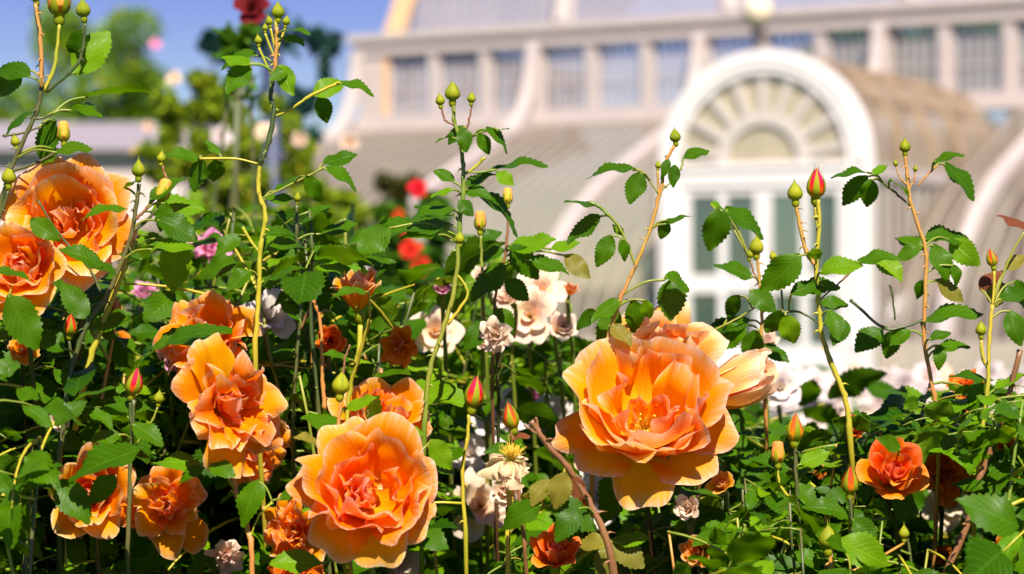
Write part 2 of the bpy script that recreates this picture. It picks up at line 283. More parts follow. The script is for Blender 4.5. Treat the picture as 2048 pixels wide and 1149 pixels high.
def bloom_petals(style, seed, guard=None, n=13):
    """list of petal parameter sets of one bloom, outer radius about 1"""
    q = random.Random(seed); out = []
    def ring(cnt, L, Wd, a0, a1, cup, r0, z0, tip=0, edge=0.0, off=0.0, ja=0.25, jl=0.1, ruf=0.06, p=1.0, twist=0.0, jang=6, notch=0.04):
        for i in range(cnt):
            out.append(dict(az=off + 2 * math.pi * i / cnt + q.uniform(-ja, ja), L=L * q.uniform(1 - jl, 1 + jl), Wd=Wd * q.uniform(0.9, 1.12), a0=a0 + q.uniform(-jang, jang), a1=a1 + q.uniform(-jang, jang) * 1.5,
                            cup=cup * q.uniform(0.85, 1.2), r0=r0, z0=z0 + 0.012 * i / cnt, tip=tip + q.uniform(-10, 10), edge=edge, ruf=ruf * q.uniform(0.6, 1.5), p=p, twist=q.uniform(-twist, twist), notch=max(0, notch * q.uniform(-1, 1.6)), side=q.uniform(-0.12, 0.12), n=n))
    if style == 'cup':
        if guard:
            for az, L, Wd, a1, tip in guard:
                out.append(dict(az=R(az), L=L, Wd=Wd, a0=42, a1=a1, cup=0.85 * q.uniform(0.8, 1.3), r0=0.07, z0=-0.02 + q.uniform(-.03, .02), tip=tip, edge=0.07, ruf=0.05, p=1.0, notch=q.uniform(0, 0.06), side=q.uniform(-.15, .15), n=n))
        else: ring(6, 1.0, 0.52, 45, 88, 0.8, 0.07, -0.02, 12, 0.08, q.uniform(0, 6))
        ring(6, 0.98, 0.64, 66, 10, 0.62, 0.04, 0.0, 14, 0.08, q.uniform(0, 6), jang=6, jl=0.09, ruf=.08, p=.85)
        ring(5, 0.86, 0.54, 66, -4, 0.50, 0.03, 0.02, 8, 0.07, q.uniform(0, 6), jang=8, jl=0.12, ruf=.11, p=.85)
        ring(3, 0.66, 0.30, 60, -10, 0.36, 0.02, 0.03, -4, 0.05, q.uniform(0, 6), jang=9, ruf=0.14, twist=0.5, jl=0.2)
        for i in range(9):
            out.append(dict(az=q.uniform(0, 6.28), L=q.uniform(0.34, 0.62), Wd=q.uniform(0.14, 0.27), a0=q.uniform(5, 40), a1=q.uniform(-50, 15), cup=q.uniform(0.14, 0.28), r0=q.uniform(0.04, 0.14), z0=0.05, tip=q.uniform(-30, 30), edge=0.06,
                            ruf=0.14, twist=q.uniform(-0.8, 0.8), notch=0.08, n=max(7, n - 3)))
    elif style == 'open':
        if guard:
            for az, L, Wd, a1, tip in guard:
                out.append(dict(az=R(az), L=L, Wd=Wd, a0=50, a1=a1, cup=0.9 * q.uniform(0.8, 1.3), r0=0.07, z0=-0.02 + q.uniform(-.03, .02), tip=tip, edge=0.06, ruf=0.05, notch=q.uniform(0, 0.07), side=q.uniform(-.15, .15), n=n))
        else: ring(6, 1.05, 0.5, 50, 92, 0.8, 0.07, -0.02, 15, 0.08, q.uniform(0, 6))
        ring(6, 1.04, 0.66, 72, 6, 0.74, 0.04, 0.0, 14, 0.07, q.uniform(0, 6), jang=4, jl=0.06, ruf=.07, p=.85)
        ring(5, 0.95, 0.58, 74, 0, 0.62, 0.03, 0.02, 8, 0.06, q.uniform(0, 6), jang=6, jl=0.10, ruf=.09, p=.85)
        ring(5, 0.80, 0.40, 72, -8, 0.44, 0.01, 0.03, -4, 0.06, 0.4, ja=.4, jang=9, twist=0.6, ruf=0.15, jl=0.2, p=.85)
        for i in range(12):
            out.append(dict(az=q.uniform(0, 6.28), L=q.uniform(0.3, 0.56), Wd=q.uniform(0.11, 0.22), a0=q.uniform(25, 62), a1=q.uniform(-40, 15), cup=q.uniform(0.12, 0.25), r0=0.08, z0=0.05, tip=q.uniform(-30, 20), edge=0.05,
                            ruf=0.12, twist=q.uniform(-0.9, 0.9), notch=0.1, n=max(7, n - 3)))
    elif style == 'half':                 # tulip-like, half open, seen from the side
        ring(5, 1.05, 0.50, 40, 30, 0.5, 0.06, 0.0, 25, 0.09, q.uniform(0, 6))
        ring(5, 1.10, 0.46, 30, 10, 0.42, 0.05, 0.02, 10, 0.06, q.uniform(0, 6))
        ring(5, 1.02, 0.36, 20, 0, 0.32, 0.04, 0.02, 0, 0.04, q.uniform(0, 6))
        ring(3, 0.9, 0.26, 10, 0, 0.2, 0.03, 0.03, 0, 0.0, q.uniform(0, 6))
    elif style == 'shut':                 # long closed bloom
        ring(5, 1.75, 0.62, 52, -22, 0.62, 0.10, 0.0, 4, 0.03, q.uniform(0, 6), jl=0.05, p=.8)
        ring(5, 1.72, 0.52, 48, -22, 0.5, 0.06, 0.02, 2, 0.02, q.uniform(0, 6), p=.8)
        ring(4, 1.6, 0.4, 40, -18, 0.4, 0.04, 0.02, 0, 0.0, q.uniform(0, 6))
    elif style == 'loose':                # ragged, petals every way
        ring(6, 1.05, 0.50, 45, 80, 0.6, 0.06, -0.02, 20, 0.10, q.uniform(0, 6), ruf=0.18, jang=20, jl=.16)
        ring(6, 1.0, 0.46, 40, 36, 0.5, 0.05, 0.0, 14, 0.10, q.uniform(0, 6), ruf=0.20, jang=20, jl=.18)
        ring(6, 0.92, 0.36, 34, 10, 0.36, 0.03, 0.02, 5, 0.07, q.uniform(0, 6), ruf=0.18, jang=18, twist=0.5)
        ring(7, 0.66, 0.22, 18, 4, 0.24, 0.05, 0.04, -8, 0.05, q.uniform(0, 6), ruf=0.2, jang=18, twist=0.8)
    elif style == 'flat':                 # simple small rose far off
        ring(5, 1.0, 0.55, 60, 80, 0.8, 0.05, 0.0, 10, 0.06, q.uniform(0, 6))
        ring(5, 0.75, 0.42, 40, 50, 0.5, 0.05, 0.02, 5, 0.06, q.uniform(0, 6))
        ring(4, 0.5, 0.3, 20, 10, 0.3, 0.04, 0.03, 0, 0.04, q.uniform(0, 6))
    elif style == 'spent':
        for az, L in ((-95, 1.1), (-60, 0.7), (-120, 0.95), (-140, 1.05), (-30, 0.55), (20, 0.4), (170, 0.75), (195, 0.5)):
            out.append(dict(az=R(az), L=L, Wd=q.uniform(.22, .38), a0=80, a1=q.uniform(135, 185), cup=q.uniform(.15, .35), r0=0.10, z0=0.0, tip=q.uniform(-60, 50), edge=0.08, ruf=0.45, n=n, side=q.uniform(-.4, .4), twist=q.uniform(-1.2, 1.2)))
    return out
def axis_frame(o, ax, sc, roll=0.0):
    z = ax.normalized(); up = Vector((0, 0, 1)); x = up.cross(z)
    x = x.normalized() if x.length > 1e-3 else Vector((1, 0, 0))
    y = z.cross(x)
    m = Matrix(((x.x, y.x, z.x, o.x), (x.y, y.y, z.y, o.y), (x.z, y.z, z.z, o.z), (0, 0, 0, 1)))
    return m @ Matrix.Rotation(roll, 4, 'Z') @ Matrix.Scale(sc, 4)
def make_bloom(parent, base, o, ax, Rm, style, seed, mat, guard=None, n=13, roll=0.0, petals=True, stam=20):
    q = random.Random(seed + 1)
    m = axis_frame(o - base, Vector(ax), Rm, roll)
    b = calyx_mb(q).build('bloom', M['sepal'], parent, m)
    ps = bloom_petals(style, seed, guard, n)
    if petals:
        for kw in ps:
            mb = MB(); petal(mb, rs=q, **kw); mb.build('petal', mat, b)
    else:
        mb = MB()
        for kw in ps: petal(mb, rs=q, **kw)
        mb.build('petals', mat, b)
    if style in ('open', 'spent') and stam:
        stamens_mb(0.16 if style != 'spent' else 0.3, stam, q, 0.04, 0.19 if style != 'spent' else 0.42).build('stamens', M['stamen'], b)
    return b
def bud_meshes(kindn, seed):
    q = random.Random(seed); mb = MB(); nz, na = 15, 20; pts = []; uv = []
    H = {'green': 2.15, 'red': 2.75, 'orange': 2.9}[kindn]; off = q.uniform(0, 6)
    for i in range(nz):
        s = i / (nz - 1); r = 0.93 * (math.sin(math.pi * (0.10 + 0.90 * s) ** 0.78)) ** (0.85) * (1 - 0.25 * s)
        if kindn == 'orange': r = 0.9 * min(1, (s * 3 + 0.3)) * (1 - 0.32 * s ** 3)
        if i == nz - 1: r = 0.02 if kindn != 'orange' else 0.35
        for k in range(na):
            th = 2 * math.pi * k / na; sw = ((th + off) / (2 * math.pi) * 3 + s * 0.7) % 1
            rr = r * (1 + (0.13 if kindn != 'green' else 0.03) * (sw - 0.5))
            pts.append((rr * math.cos(th), rr * math.sin(th), s * H)); uv.append((k / na, s))
    mb.grid(pts, nz, na, uv, wrap=True)
    cal = MB(); n = 12
    prof = [(-1.0, 0.16), (-0.9, 0.30), (-0.65, 0.44), (-0.35, 0.47), (-0.12, 0.42), (0.0, 0.52), (0.12, 0.62)]
    cal.grid([(r * math.cos(2 * math.pi * k / n), r * math.sin(2 * math.pi * k / n), z) for z, r in prof for k in range(n)], len(prof), n, [(0.3, 0.3)] * (len(prof) * n), wrap=True)
    for k in range(5):
        a0 = 1.2566 * k + q.uniform(-0.1, 0.1); rows, cols = 12, 5; pts = []; uv = []
        top = {'green': 1.25, 'red': 1.12, 'orange': 0.85}[kindn] * q.uniform(0.9, 1.1); wide = {'green': 0.74, 'red': 0.40, 'orange': 0.38}[kindn]
        away = {'green': 0.03, 'red': 0.2, 'orange': 0.3}[kindn]
        for i in range(rows):
            s = i / (rows - 1); zz = s * H * top; sc = min(1, zz / H)
            r = 0.95 * (math.sin(math.pi * (0.10 + 0.90 * min(sc, 0.97)) ** 0.78)) ** 0.85 * (1 - 0.25 * sc)
            r = max(r, 0.06) + 0.05 + away * s * s
            hw = wide * (1 - s ** 1.6) + 0.02
            for j in range(cols):
                t = -1 + 2 * j / (cols - 1); th = a0 + t * min(hw, hw * 0.9 / max(r, 0.25))
                pts.append((r * math.cos(th) * (1 + 0.04 * (1 - abs(t))), r * math.sin(th) * (1 + 0.04 * (1 - abs(t))), zz - 0.02)); uv.append((t, s))
        cal.grid(pts, rows, cols, uv)
    m1 = {'green': M['budgreen'], 'red': M['budred'], 'orange': M['budorange']}[kindn]
    return mb.mesh('bud', m1), cal.mesh('calyx', M['sepal'])
BUDS = {k: [bud_meshes(k, i * 7 + 3) for i in range(3)] for k in ('green', 'red', 'orange')}
def make_bud(parent, base, o, ax, r, kindn, i=0):
    a, b = BUDS[kindn][i % 3]
    bd = link('bud', a, parent, axis_frame(o - base, Vector(ax), r, U(0, 6)))
    link('calyx', b, bd); return bd
def leaflet(mb, seed, M4=None, mi=0):
    q = random.Random(seed); rows = 21; curl = q.uniform(0.02, 0.5); fold = q.uniform(0.10, 0.55); wd = q.uniform(0.25, 0.33); tw = q.uniform(-0.5, 0.5); ph = q.uniform(0, 6); cv = q.uniform(-0.12, 0.12)
    pts = []; uv = []
    for i in range(rows):
        s = i / (rows - 1); w = wd * math.sin(math.pi * min(1, s * 0.985 + 0.015) ** 0.86) ** 0.85
        tooth = 1 + (0.075 if i % 2 else -0.075) * (1 if 0.08 < s < 0.97 else 0)
        if i == rows - 1: w = 0.004
        for t in (-1, -0.5, 0, 0.5, 1):
            x = t * w * (tooth if abs(t) == 1 else 1); y = s + (0.02 if i % 2 and abs(t) == 1 else 0)
            z = fold * abs(x) * (1 - 0.5 * abs(t)) - curl * s * s + 0.035 * math.sin(9 * s + ph) * abs(t) + 0.02 * math.sin(14 * s + ph * 2) * t
            a = tw * s; x, z = x * math.cos(a) - (z + curl * s * s) * math.sin(a), x * math.sin(a) + (z + curl * s * s) * math.cos(a) - curl * s * s
            v = Vector((x + cv * s * s, y * (1 - 0.12 * curl), z)); pts.append(M4 @ v if M4 else v); uv.append((t, s))
    mb.grid(pts, rows, 5, uv, mi)
LEAFLETS = {k: [] for k in ('leaf', 'young', 'bronze', 'rust')}
for k in LEAFLETS:
    for i in range(10 if k == 'leaf' else 5):
        mb = MB(); leaflet(mb, i * 3 + 1); LEAFLETS[k].append(mb.mesh('leaf', M[k]))
COMP = []
for i in range(12):
    q = random.Random(100 + i); mb = MB(); Lr = 0.074 * q.uniform(0.85, 1.15); dr = q.uniform(0.1, 0.8); T = 0.0335 * q.uniform(0.9, 1.2); side = q.uniform(-0.15, 0.15)
    def rp(s): return Vector((side * Lr * s * s, Lr * s, -dr * Lr * s * s))
    mb.tube([rp(s / 6) for s in range(7)], [0.0011, 0.001, 0.0009, 0.0008, 0.0007, 0.0006, 0.0005], 5, 1)
    for s, sg, sc in ((0.42, -1, 0.72), (0.42, 1, 0.72), (0.78, -1, 0.92), (0.78, 1, 0.92), (1.0, 0, 1.05)):
        m = Matrix.Translation(rp(s)) @ Matrix.Rotation(-sg * R(q.uniform(48, 68)) + q.uniform(-.15, .15), 4, 'Z') @ Matrix.Rotation(q.uniform(-0.95, 0.35), 4, 'X') @ Matrix.Rotation(q.uniform(-0.75, 0.75), 4, 'Y') @ Matrix.Translation((0, 0.004, 0)) @ Matrix.Scale(T * sc * q.uniform(0.9, 1.1), 4)
        leaflet(mb, q.randrange(9999), m, 0)
    mt = 'young' if i in (3, 8) else 'leaf'
    COMP.append(mb.mesh('leaf', [M[mt], M['yellow'] if i % 2 else M['green']]))

SMALL = []                                 # small three-leaflet leaves
for i in range(8):
    q = random.Random(700 + i); mb = MB(); Lr = 0.026 * q.uniform(0.8, 1.2); T = 0.024 * q.uniform(0.85, 1.25); dr = q.uniform(0.1, 0.9)
    def rp2(s): return Vector((0, Lr * s, -dr * Lr * s * s))
    mb.tube([rp2(s / 4) for s in range(5)], [0.0008, 0.0007, 0.0006, 0.0005, 0.0004], 5, 1)
    for s, sg, sc in ((0.7, -1, 0.8), (0.7, 1, 0.8), (1.0, 0, 1.1)):
        m = Matrix.Translation(rp2(s)) @ Matrix.Rotation(-sg * R(q.uniform(50, 75)), 4, 'Z') @ Matrix.Rotation(q.uniform(-0.9, 0.3), 4, 'X') @ Matrix.Rotation(q.uniform(-0.7, 0.7), 4, 'Y') @ Matrix.Translation((0, 0.002, 0)) @ Matrix.Scale(T * sc, 4)
        leaflet(mb, q.randrange(9999), m, 0)
    SMALL.append(mb.mesh('leaf', [M['young' if i in (2, 6) else 'leaf'], M['green']]))

# ------------------------------------------------------------------ one hand-placed rose stem
LOWER = []
MASKS = []                                # (px, py, rx, ry, d): what the filler may not grow in front of
def nearest(path, p):
    best = None
    for i, q in enumerate(path):
        dd = (q - p).length + max(0, q.z - p.z + 0.004) * 1.5
        if best is None or dd < best[0]: best = (dd, i)
    return best[1]
def rose(name, label, cat, d, stems, leaves=(), buds=(), blooms=(), group=None, foot=None, lm='leaf'):
    """stems: [(points, radius mm, material)], the first is the main cane and runs down to the soil"""
    paths = []
    last = stems[0][0][-1]; p = P(last[0], last[1], d + (last[2] if len(last) > 2 else 0))
    base = Vector(foot) if foot else Vector((p.x * 1.05 + U(-.05, .05), p.y + U(0.3, 0.6), 0.0))
    root = thing(name, label, cat, base, group)
    def piece(nm, mt, pts, rad, n=7, mb=None):
        mb = mb or MB(); mb.tube(pts, rad, n); mb.v = [tuple(Vector(v) - base) for v in mb.v]; return mb.build(nm, M[mt], root)
    for i, (pp, rad, mt) in enumerate(stems):
        w = [P(a[0], a[1], d + (a[2] if len(a) > 2 else 0)) for a in pp]
        sp = smooth_path(w, 7)
        if i == 0:
            a0 = sp[-1].copy(); tv = (w[-1] - w[-2]).normalized() * 0.25; bb = base + Vector((0, 0, -0.01)); tb = Vector((0, 0, -0.5))
            LOWER.append((root, base, sp, len(sp)))
            for k in range(1, 15):
                t = k / 14; h1, h2, h3, h4 = 2 * t**3 - 3 * t * t + 1, t**3 - 2 * t * t + t, -2 * t**3 + 3 * t * t, t**3 - t * t
                sp.append(a0 * h1 + tv * h2 + bb * h3 + tb * h4)
        paths.append((sp, rad / 1000))
        n = len(sp); nod = rng.randrange(5, 8); rr = [rad / 1000 * (0.66 + 0.28 * k / n) * (1 + (0.20 if k % nod == 0 else 0) + U(-.06, .06)) for k in range(n)]
        for k in range(1, n - 1): sp[k] = sp[k] + Vector((U(-1, 1), U(-1, 1), 0)) * 0.0003 + (Vector((U(-1, 1), U(-1, 1), 0)) * 0.0006 if k % nod == 0 else Vector((0, 0, 0)))
        mb = MB()
        for k in range(2, n - 2, 2):        # thorns
            if U(0, 1) < 0.5 and rad > 1.2 and sp[k].z > 0.5:
                t = (sp[k + 1] - sp[k]).normalized(); a = (t.orthogonal().normalized() * U(-1, 1) + t.cross(t.orthogonal()).normalized() * U(-1, 1)).normalized()
                mb.tube([sp[k], sp[k] + a * rad * 0.0016 , sp[k] + a * rad * 0.0028 + t * 0.002], [rad * 0.0006, rad * 0.0003, 0.0001], 5)
        piece('cane' if i == 0 else 'side_stem', mt, sp, rr, 8, mb)
    allp = [q for sp, _ in paths for q in sp]
    for lf in leaves:
        x0, y0, x1, y1 = lf[:4]; k = lf[4] if len(lf) > 4 else U(0.35, 0.8); mt = lf[5] if len(lf) > 5 else lm; dz = lf[6] if len(lf) > 6 else U(-0.015, 0.02)
        a = P(x0, y0, d + dz); b = P(x1, y1, d + dz + U(-0.012, 0.008)); v = b - a
        nrm = Vector((U(-.25, .25), -k, 1.0 - k + 0.1))
        fm = LEAFLETS[mt][rng.randrange(len(LEAFLETS[mt]))]
        m = frame(a - base, v, nrm) @ Matrix.Diagonal((v.length * U(0.92, 1.15), v.length, v.length, 1))
        link('leaf', fm, root, m)
        i = nearest(allp, a); c = allp[i]
        if (c - a).length < 0.09:
            mid = c.lerp(a, 0.5) + Vector((0, 0, (c - a).length * 0.12))
            piece('leaf_stalk', 'green', smooth_path([c, mid, a + v * 0.04], 4), 0.0008, 5)
    for bd in buds:
        x, y, r, kd = bd[:4]; ax = bd[4] if len(bd) > 4 else (U(-.3, .3), U(-.3, .2), 1); dz = bd[5] if len(bd) > 5 else 0
        rm = r * (0.86 if kd == 'red' else 0.92) / FPX * d; A = Vector(ax).normalized(); o = P(x, y, d + dz) - A * rm * 0.9
        make_bud(root, base, o, A, rm, kd, rng.randrange(3)); MASKS.append((x, y, r * 1.3, r * 2, d))
        foot_b = o - A * rm * 1.0; i = min(range(len(allp)), key=lambda j: (allp[j] - foot_b).length); 
        if (allp[i] - foot_b).length > 0.002:
            i = nearest(allp, foot_b - Vector((0, 0, 0.012)))
            c = allp[i]
            piece('bud_stalk', stems[0][2], smooth_path([c, c.lerp(foot_b, 0.5) + Vector((0, 0, 0.0)) - A * rm * 0.4, foot_b], 5), 0.0007 + 0.00002 * r, 6)
    for bl in blooms:
        kw = dict(bl); o = P(kw.pop('x'), kw.pop('y'), d + kw.get('dz', 0)); kw.pop('dz', None); r = kw.pop('r'); mk = kw.pop('mask', 0.95)
        rm = r / FPX * d; ax = Vector(kw.pop('ax')).normalized(); px, py = proj(o); MASKS.append((px, py, r * mk, r * mk, d + 0.03))
        org = o - ax * rm * kw.pop('back', 0.30)
        make_bloom(root, base, org, ax, rm, kw.pop('style'), kw.pop('seed'), M[kw.pop('mat', 'apricot')], **kw)
        fb = org - ax * rm * 0.40; i = nearest(allp, fb - Vector((0, 0, 0.02)))
        piece('flower_stalk', stems[0][2], smooth_path([allp[i], allp[i].lerp(fb, 0.55) - ax * rm * 0.2, fb], 5), 0.0019, 7)
    return root

# ------------------------------------------------------------------ the setting: ground
soil_m = simple('bed_soil', (0.06, 0.04, 0.025), 0.95, 0.1, 0.4, 25, 0.6)
lawn_m = simple('lawn_grass', (0.05, 0.11, 0.02), 0.9, 0.1, 0.3, 3, 0.3)
path_m = simple('gravel_path', (0.36, 0.30, 0.23), 0.95, 0.1, 0.2, 60, 0.4)
def sheet(name, x0, y0, x1, y1, z, m):
    return kind(MB().add([(x0, y0, z), (x1, y0, z), (x1, y1, z), (x0, y1, z)], [(0, 1, 2, 3)]).build(name, m), 'structure')
sheet('lawn', -600, -60, 600, 1200, -0.02, lawn_m)
sheet('rose_bed_soil', -6, 0.9, 6, 9.5, -0.004, soil_m)
sheet('gravel_path', -40, 13, 40, 17.5, -0.012, path_m)

# ------------------------------------------------------------------ the glasshouse
UX = Vector((math.cos(R(30)), -math.sin(R(30)), 0)); WX = Vector((-math.sin(R(30)), -math.cos(R(30)), 0))
GO = Vector((3.276, 31.5, 0))             # foot of the doorway's middle
def G(u, w, h): return GO + UX * u + WX * w + Vector((0, 0, h))
white_m = simple('white_paint', (0.74, 0.705, 0.70), 0.45, 0.4, 0.03, 4)
frame_m = simple('weathered_cream_paint', (0.455, 0.40, 0.385), 0.6, 0.3, 0.07, 5)
warm_light_m = simple('warm_light_tint', (0.62, 0.40, 0.22), 0.6, 0.3, 0.08, 5)  # frame paint with the warm light on reveal and roof edge put into its colour
bar_m = simple('pale_glazing_bar', (0.35, 0.30, 0.25), 0.6, 0.3, 0.05, 5)
stone_m = simple('stone_plinth', (0.42, 0.36, 0.30), 0.9, 0.2, 0.15, 6, 0.3)
dark_m = simple('dark_iron', (0.05, 0.045, 0.045), 0.5, 0.4, 0.1, 10)
def glass_mat(name, dust, clear, tint=(1, 1, 1), gl=0.12, rough=0.12):
    m, t, b, o = newmat(name); L = t.links.new
    tc = N(t, 'ShaderNodeTexCoord'); no = N(t, 'ShaderNodeTexNoise', i_Scale=1.6, i_Detail=4.0); L(tc.outputs['Object'], no.inputs['Vector'])
    r = ramp(t, [(0.3, tuple(c * 0.84 for c in dust)), (0.7, tuple(min(1, c * 1.12) for c in dust))], no.outputs[0])
    L(r.outputs[0], b.inputs['Base Color']); b.inputs['Roughness'].default_value = 0.5
    tp = N(t, 'ShaderNodeBsdfTransparent'); tp.inputs[0].default_value = (*tint, 1)
    g = N(t, 'ShaderNodeBsdfGlossy', i_Roughness=rough); g.inputs[0].default_value = (0.9, 0.92, 1, 1)
    m1 = N(t, 'ShaderNodeMixShader', i_0=clear); L(b.outputs[0], m1.inputs[1]); L(tp.outputs[0], m1.inputs[2])
    m2 = N(t, 'ShaderNodeMixShader', i_0=gl); L(m1.outputs[0], m2.inputs[1]); L(g.outputs[0], m2.inputs[2]); L(m2.outputs[0], o.inputs[0])
    return m
glass_low = glass_mat('limewashed_glass', (0.175, 0.137, 0.094), 0.34, gl=0.10, rough=0.25)
glass_vault = glass_mat('dusty_vault_glass', (0.29, 0.215, 0.14), 0.25, gl=0.06, rough=0.3)
glass_roof = glass_mat('grey_roof_glass', (0.42, 0.38, 0.37), 0.58, gl=0.07, rough=0.3)
glass_win = glass_mat('window_glass', (0.42, 0.39, 0.39), 0.60, gl=0.16, rough=0.05)
glass_door = glass_mat('door_glass', (0.07, 0.11, 0.09), 0.35, (0.65, 0.85, 0.78), gl=0.12, rough=0.05)
glass_fan = glass_mat('fanlight_glass', (0.42, 0.36, 0.25), 0.0, gl=0.06, rough=0.2)
gh = thing('glasshouse', 'long pale Victorian glasshouse with curved glass flanks behind the roses', 'glasshouse', GO)
def gpart(name, mb, m, smooth=False, parent=None):
    mb.v = [tuple(Vector(v) - GO) for v in mb.v]; return mb.build(name, m, parent or gh, smooth=smooth)
def gbox(u0, u1, w0, w1, h0, h1, mb=None):
    return (mb or MB()).box((u0, w0, h0), (u1, w1, h1), G)
WC = -6.0                                  # plane of the upper window wall
UL, UR = -10.2, 14.0
PIT = 1.007; U0 = -9.23
PROF = [(0.0, 3.86), (1.3, 3.41), (2.4, 2.96), (3.6, 2.46), (4.4, 1.98), (5.0, 1.45), (5.45, 0.9), (5.62, 0.42)]
# stone plinth, door gap left open
mb = MB(); gbox(UL - 5.8, -1.5, WC + 5.35, WC + 5.8, -0.1, 0.42, mb); gbox(1.5, UR, WC + 5.35, WC + 5.8, -0.1, 0.42, mb); gbox(UL - 5.8, UL - 5.4, WC - 8, WC + 5.35, -0.1, 0.42, mb); gpart('plinth', mb, stone_m)
# curved lower glazing in bays, rounded round the left corner
def prof_pt(u, i, off=0.0):
    d, h = PROF[i]; a = PROF[max(i - 1, 0)]; b = PROF[min(i + 1, len(PROF) - 1)]
    t = Vector((b[0] - a[0], b[1] - a[1])).normalized(); return G(u, WC + d - t.y * off, h + t.x * off)
def corner_pt(an, i, off=0.0):
    d, h = PROF[i]; return G(UL - (d + off) * math.sin(an), WC + (d + off) * math.cos(an), h + off * 0.5)
ribs_u = [UL + 0.02] + [U0 - 0.5035 + 3 * PIT * k for k in range(1, 9)]
half = 1.5
for k in range(len(ribs_u) - 1):
    a, b = ribs_u[k] + 0.08, ribs_u[k + 1] - 0.08
    segs = [(a, b)]
    if a < half and b > -half: segs = [s for s in ((a, -half - 0.02), (half + 0.02, b)) if s[1] - s[0] > 0.3]
    for (x0, x1) in segs:
        mb = MB(); mb.grid([prof_pt(x0 + (x1 - x0) * j / 6, i) for i in range(len(PROF)) for j in range(7)], len(PROF), 7); gpart('curved_glazing', mb, glass_low, True)
        mb = MB(); nb = max(2, int((x1 - x0) / 0.24))
        for j in range(1, nb):
            uu = x0 + (x1 - x0) * j / nb; mb.tube([prof_pt(uu, i, 0.02) for i in range(len(PROF))], 0.022, 4)
        gpart('glazing_bars', mb, bar_m)
for an0 in range(3):
    mb = MB(); A = [R(90) * (an0 + j / 6) / 3 for j in range(7)]
    mb.grid([corner_pt(a, i) for i in range(len(PROF)) for a in A], len(PROF), 7); gpart('curved_glazing', mb, glass_low, True)
    mb = MB()
    for a in A[1:-1]: mb.tube([corner_pt(a, i, 0.02) for i in range(1, len(PROF))], 0.022, 4)
    gpart('glazing_bars', mb, bar_m)
mb = MB(); mb.grid([G(UL - PROF[i][0], WC - 8 * j / 4, PROF[i][1]) for i in range(len(PROF)) for j in range(5)], len(PROF), 5); gpart('curved_glazing', mb, glass_low, True)
for k, u in enumerate(ribs_u):
    if abs(u) < half: 
        continue
    mb = MB()
    for i in range(len(PROF) - 1):
        p0, p1, q0, q1 = [prof_pt(u, i, -0.05), prof_pt(u, i + 1, -0.05), prof_pt(u, i, 0.16), prof_pt(u, i + 1, 0.16)]
        for a, b, c, d in ((p0, p1, q1, q0),):
            ww = UX * 0.10
            vs = [a - ww, b - ww, c - ww, d - ww, a + ww, b + ww, c + ww, d + ww]
            mb.add(vs, [(0, 1, 2, 3), (7, 6, 5, 4), (3, 2, 6, 7), (0, 4, 5, 1)])
    gpart('rib', mb, frame_m)
for an in (R(30), R(60)):
    mb = MB(); mb.tube([corner_pt(an, i, 0.05) for i in range(len(PROF))], 0.11, 6); gpart('rib', mb, frame_m)
# window wall: sill, posts, windows, eave beam
mb = MB(); gbox(UL, UR, WC - 0.14, WC + 0.16, 3.80, 4.02, mb); gbox(UL - 0.05, UR, WC - 0.2, WC + 0.30, 3.74, 3.80, mb); gpart('sill', mb, frame_m)
mb = MB(); gbox(UL - 0.12, UR, WC - 0.2, WC + 0.17, 5.08, 5.30, mb); gbox(UL - 0.2, UR, WC - 0.25, WC + 0.24, 5.30, 5.44, mb); gpart('eave_beam', mb, frame_m)
nwin = 23; hw = 0.36
for i in range(nwin):
    u = U0 + PIT * i
    f = MB(); gbox(u - hw - 0.05, u - hw, WC - 0.06, WC + 0.06, 4.02, 5.08, f); gbox(u + hw, u + hw + 0.05, WC - 0.06, WC + 0.06, 4.02, 5.08, f)
    for t in (-0.6, -0.2, 0.2, 0.6): gbox(u + t * hw - 0.010, u + t * hw + 0.010, WC - 0.03, WC + 0.03, 4.02, 5.08, f)
    gbox(u - hw, u + hw, WC - 0.035, WC + 0.035, 4.42, 4.45, f)
    fo = gpart('window', f, frame_m)
    g = MB(); g.add([G(u - hw, WC, 4.02), G(u + hw, WC, 4.02), G(u + hw, WC, 5.08), G(u - hw, WC, 5.08)], [(0, 1, 2, 3)]); gpart('pane', g, glass_win, False, fo)
    p = MB(); gbox(u + hw + 0.052, u + PIT - hw - 0.052, WC - 0.13, WC + 0.13, 4.02, 5.08, p); gpart('post', p, frame_m)
p = MB(); gbox(UL, U0 - hw - 0.16, WC - 0.13, WC + 0.13, 4.02, 5.08, p); gpart('post', p, frame_m)
p = MB(); gbox(U0 - hw - 0.158, U0 - hw - 0.052, WC - 0.13, WC + 0.12, 4.02, 5.08, p); gpart('post', p, warm_light_m)  # right-facing reveal of the corner post, its warm light tone painted on
# curved brackets that carry the main ribs up to the eave
for k, u in enumerate(ribs_u):
    pts = [G(u, WC + 0.28 + 1.05 * (1 - math.cos(t)) , 5.10 - 1.55 * math.sin(t)) for t in [R(90) * j / 8 for j in range(9)]]
    mb = MB(); mb.tube(pts, 0.13, 6); gpart('bracket', mb, frame_m)
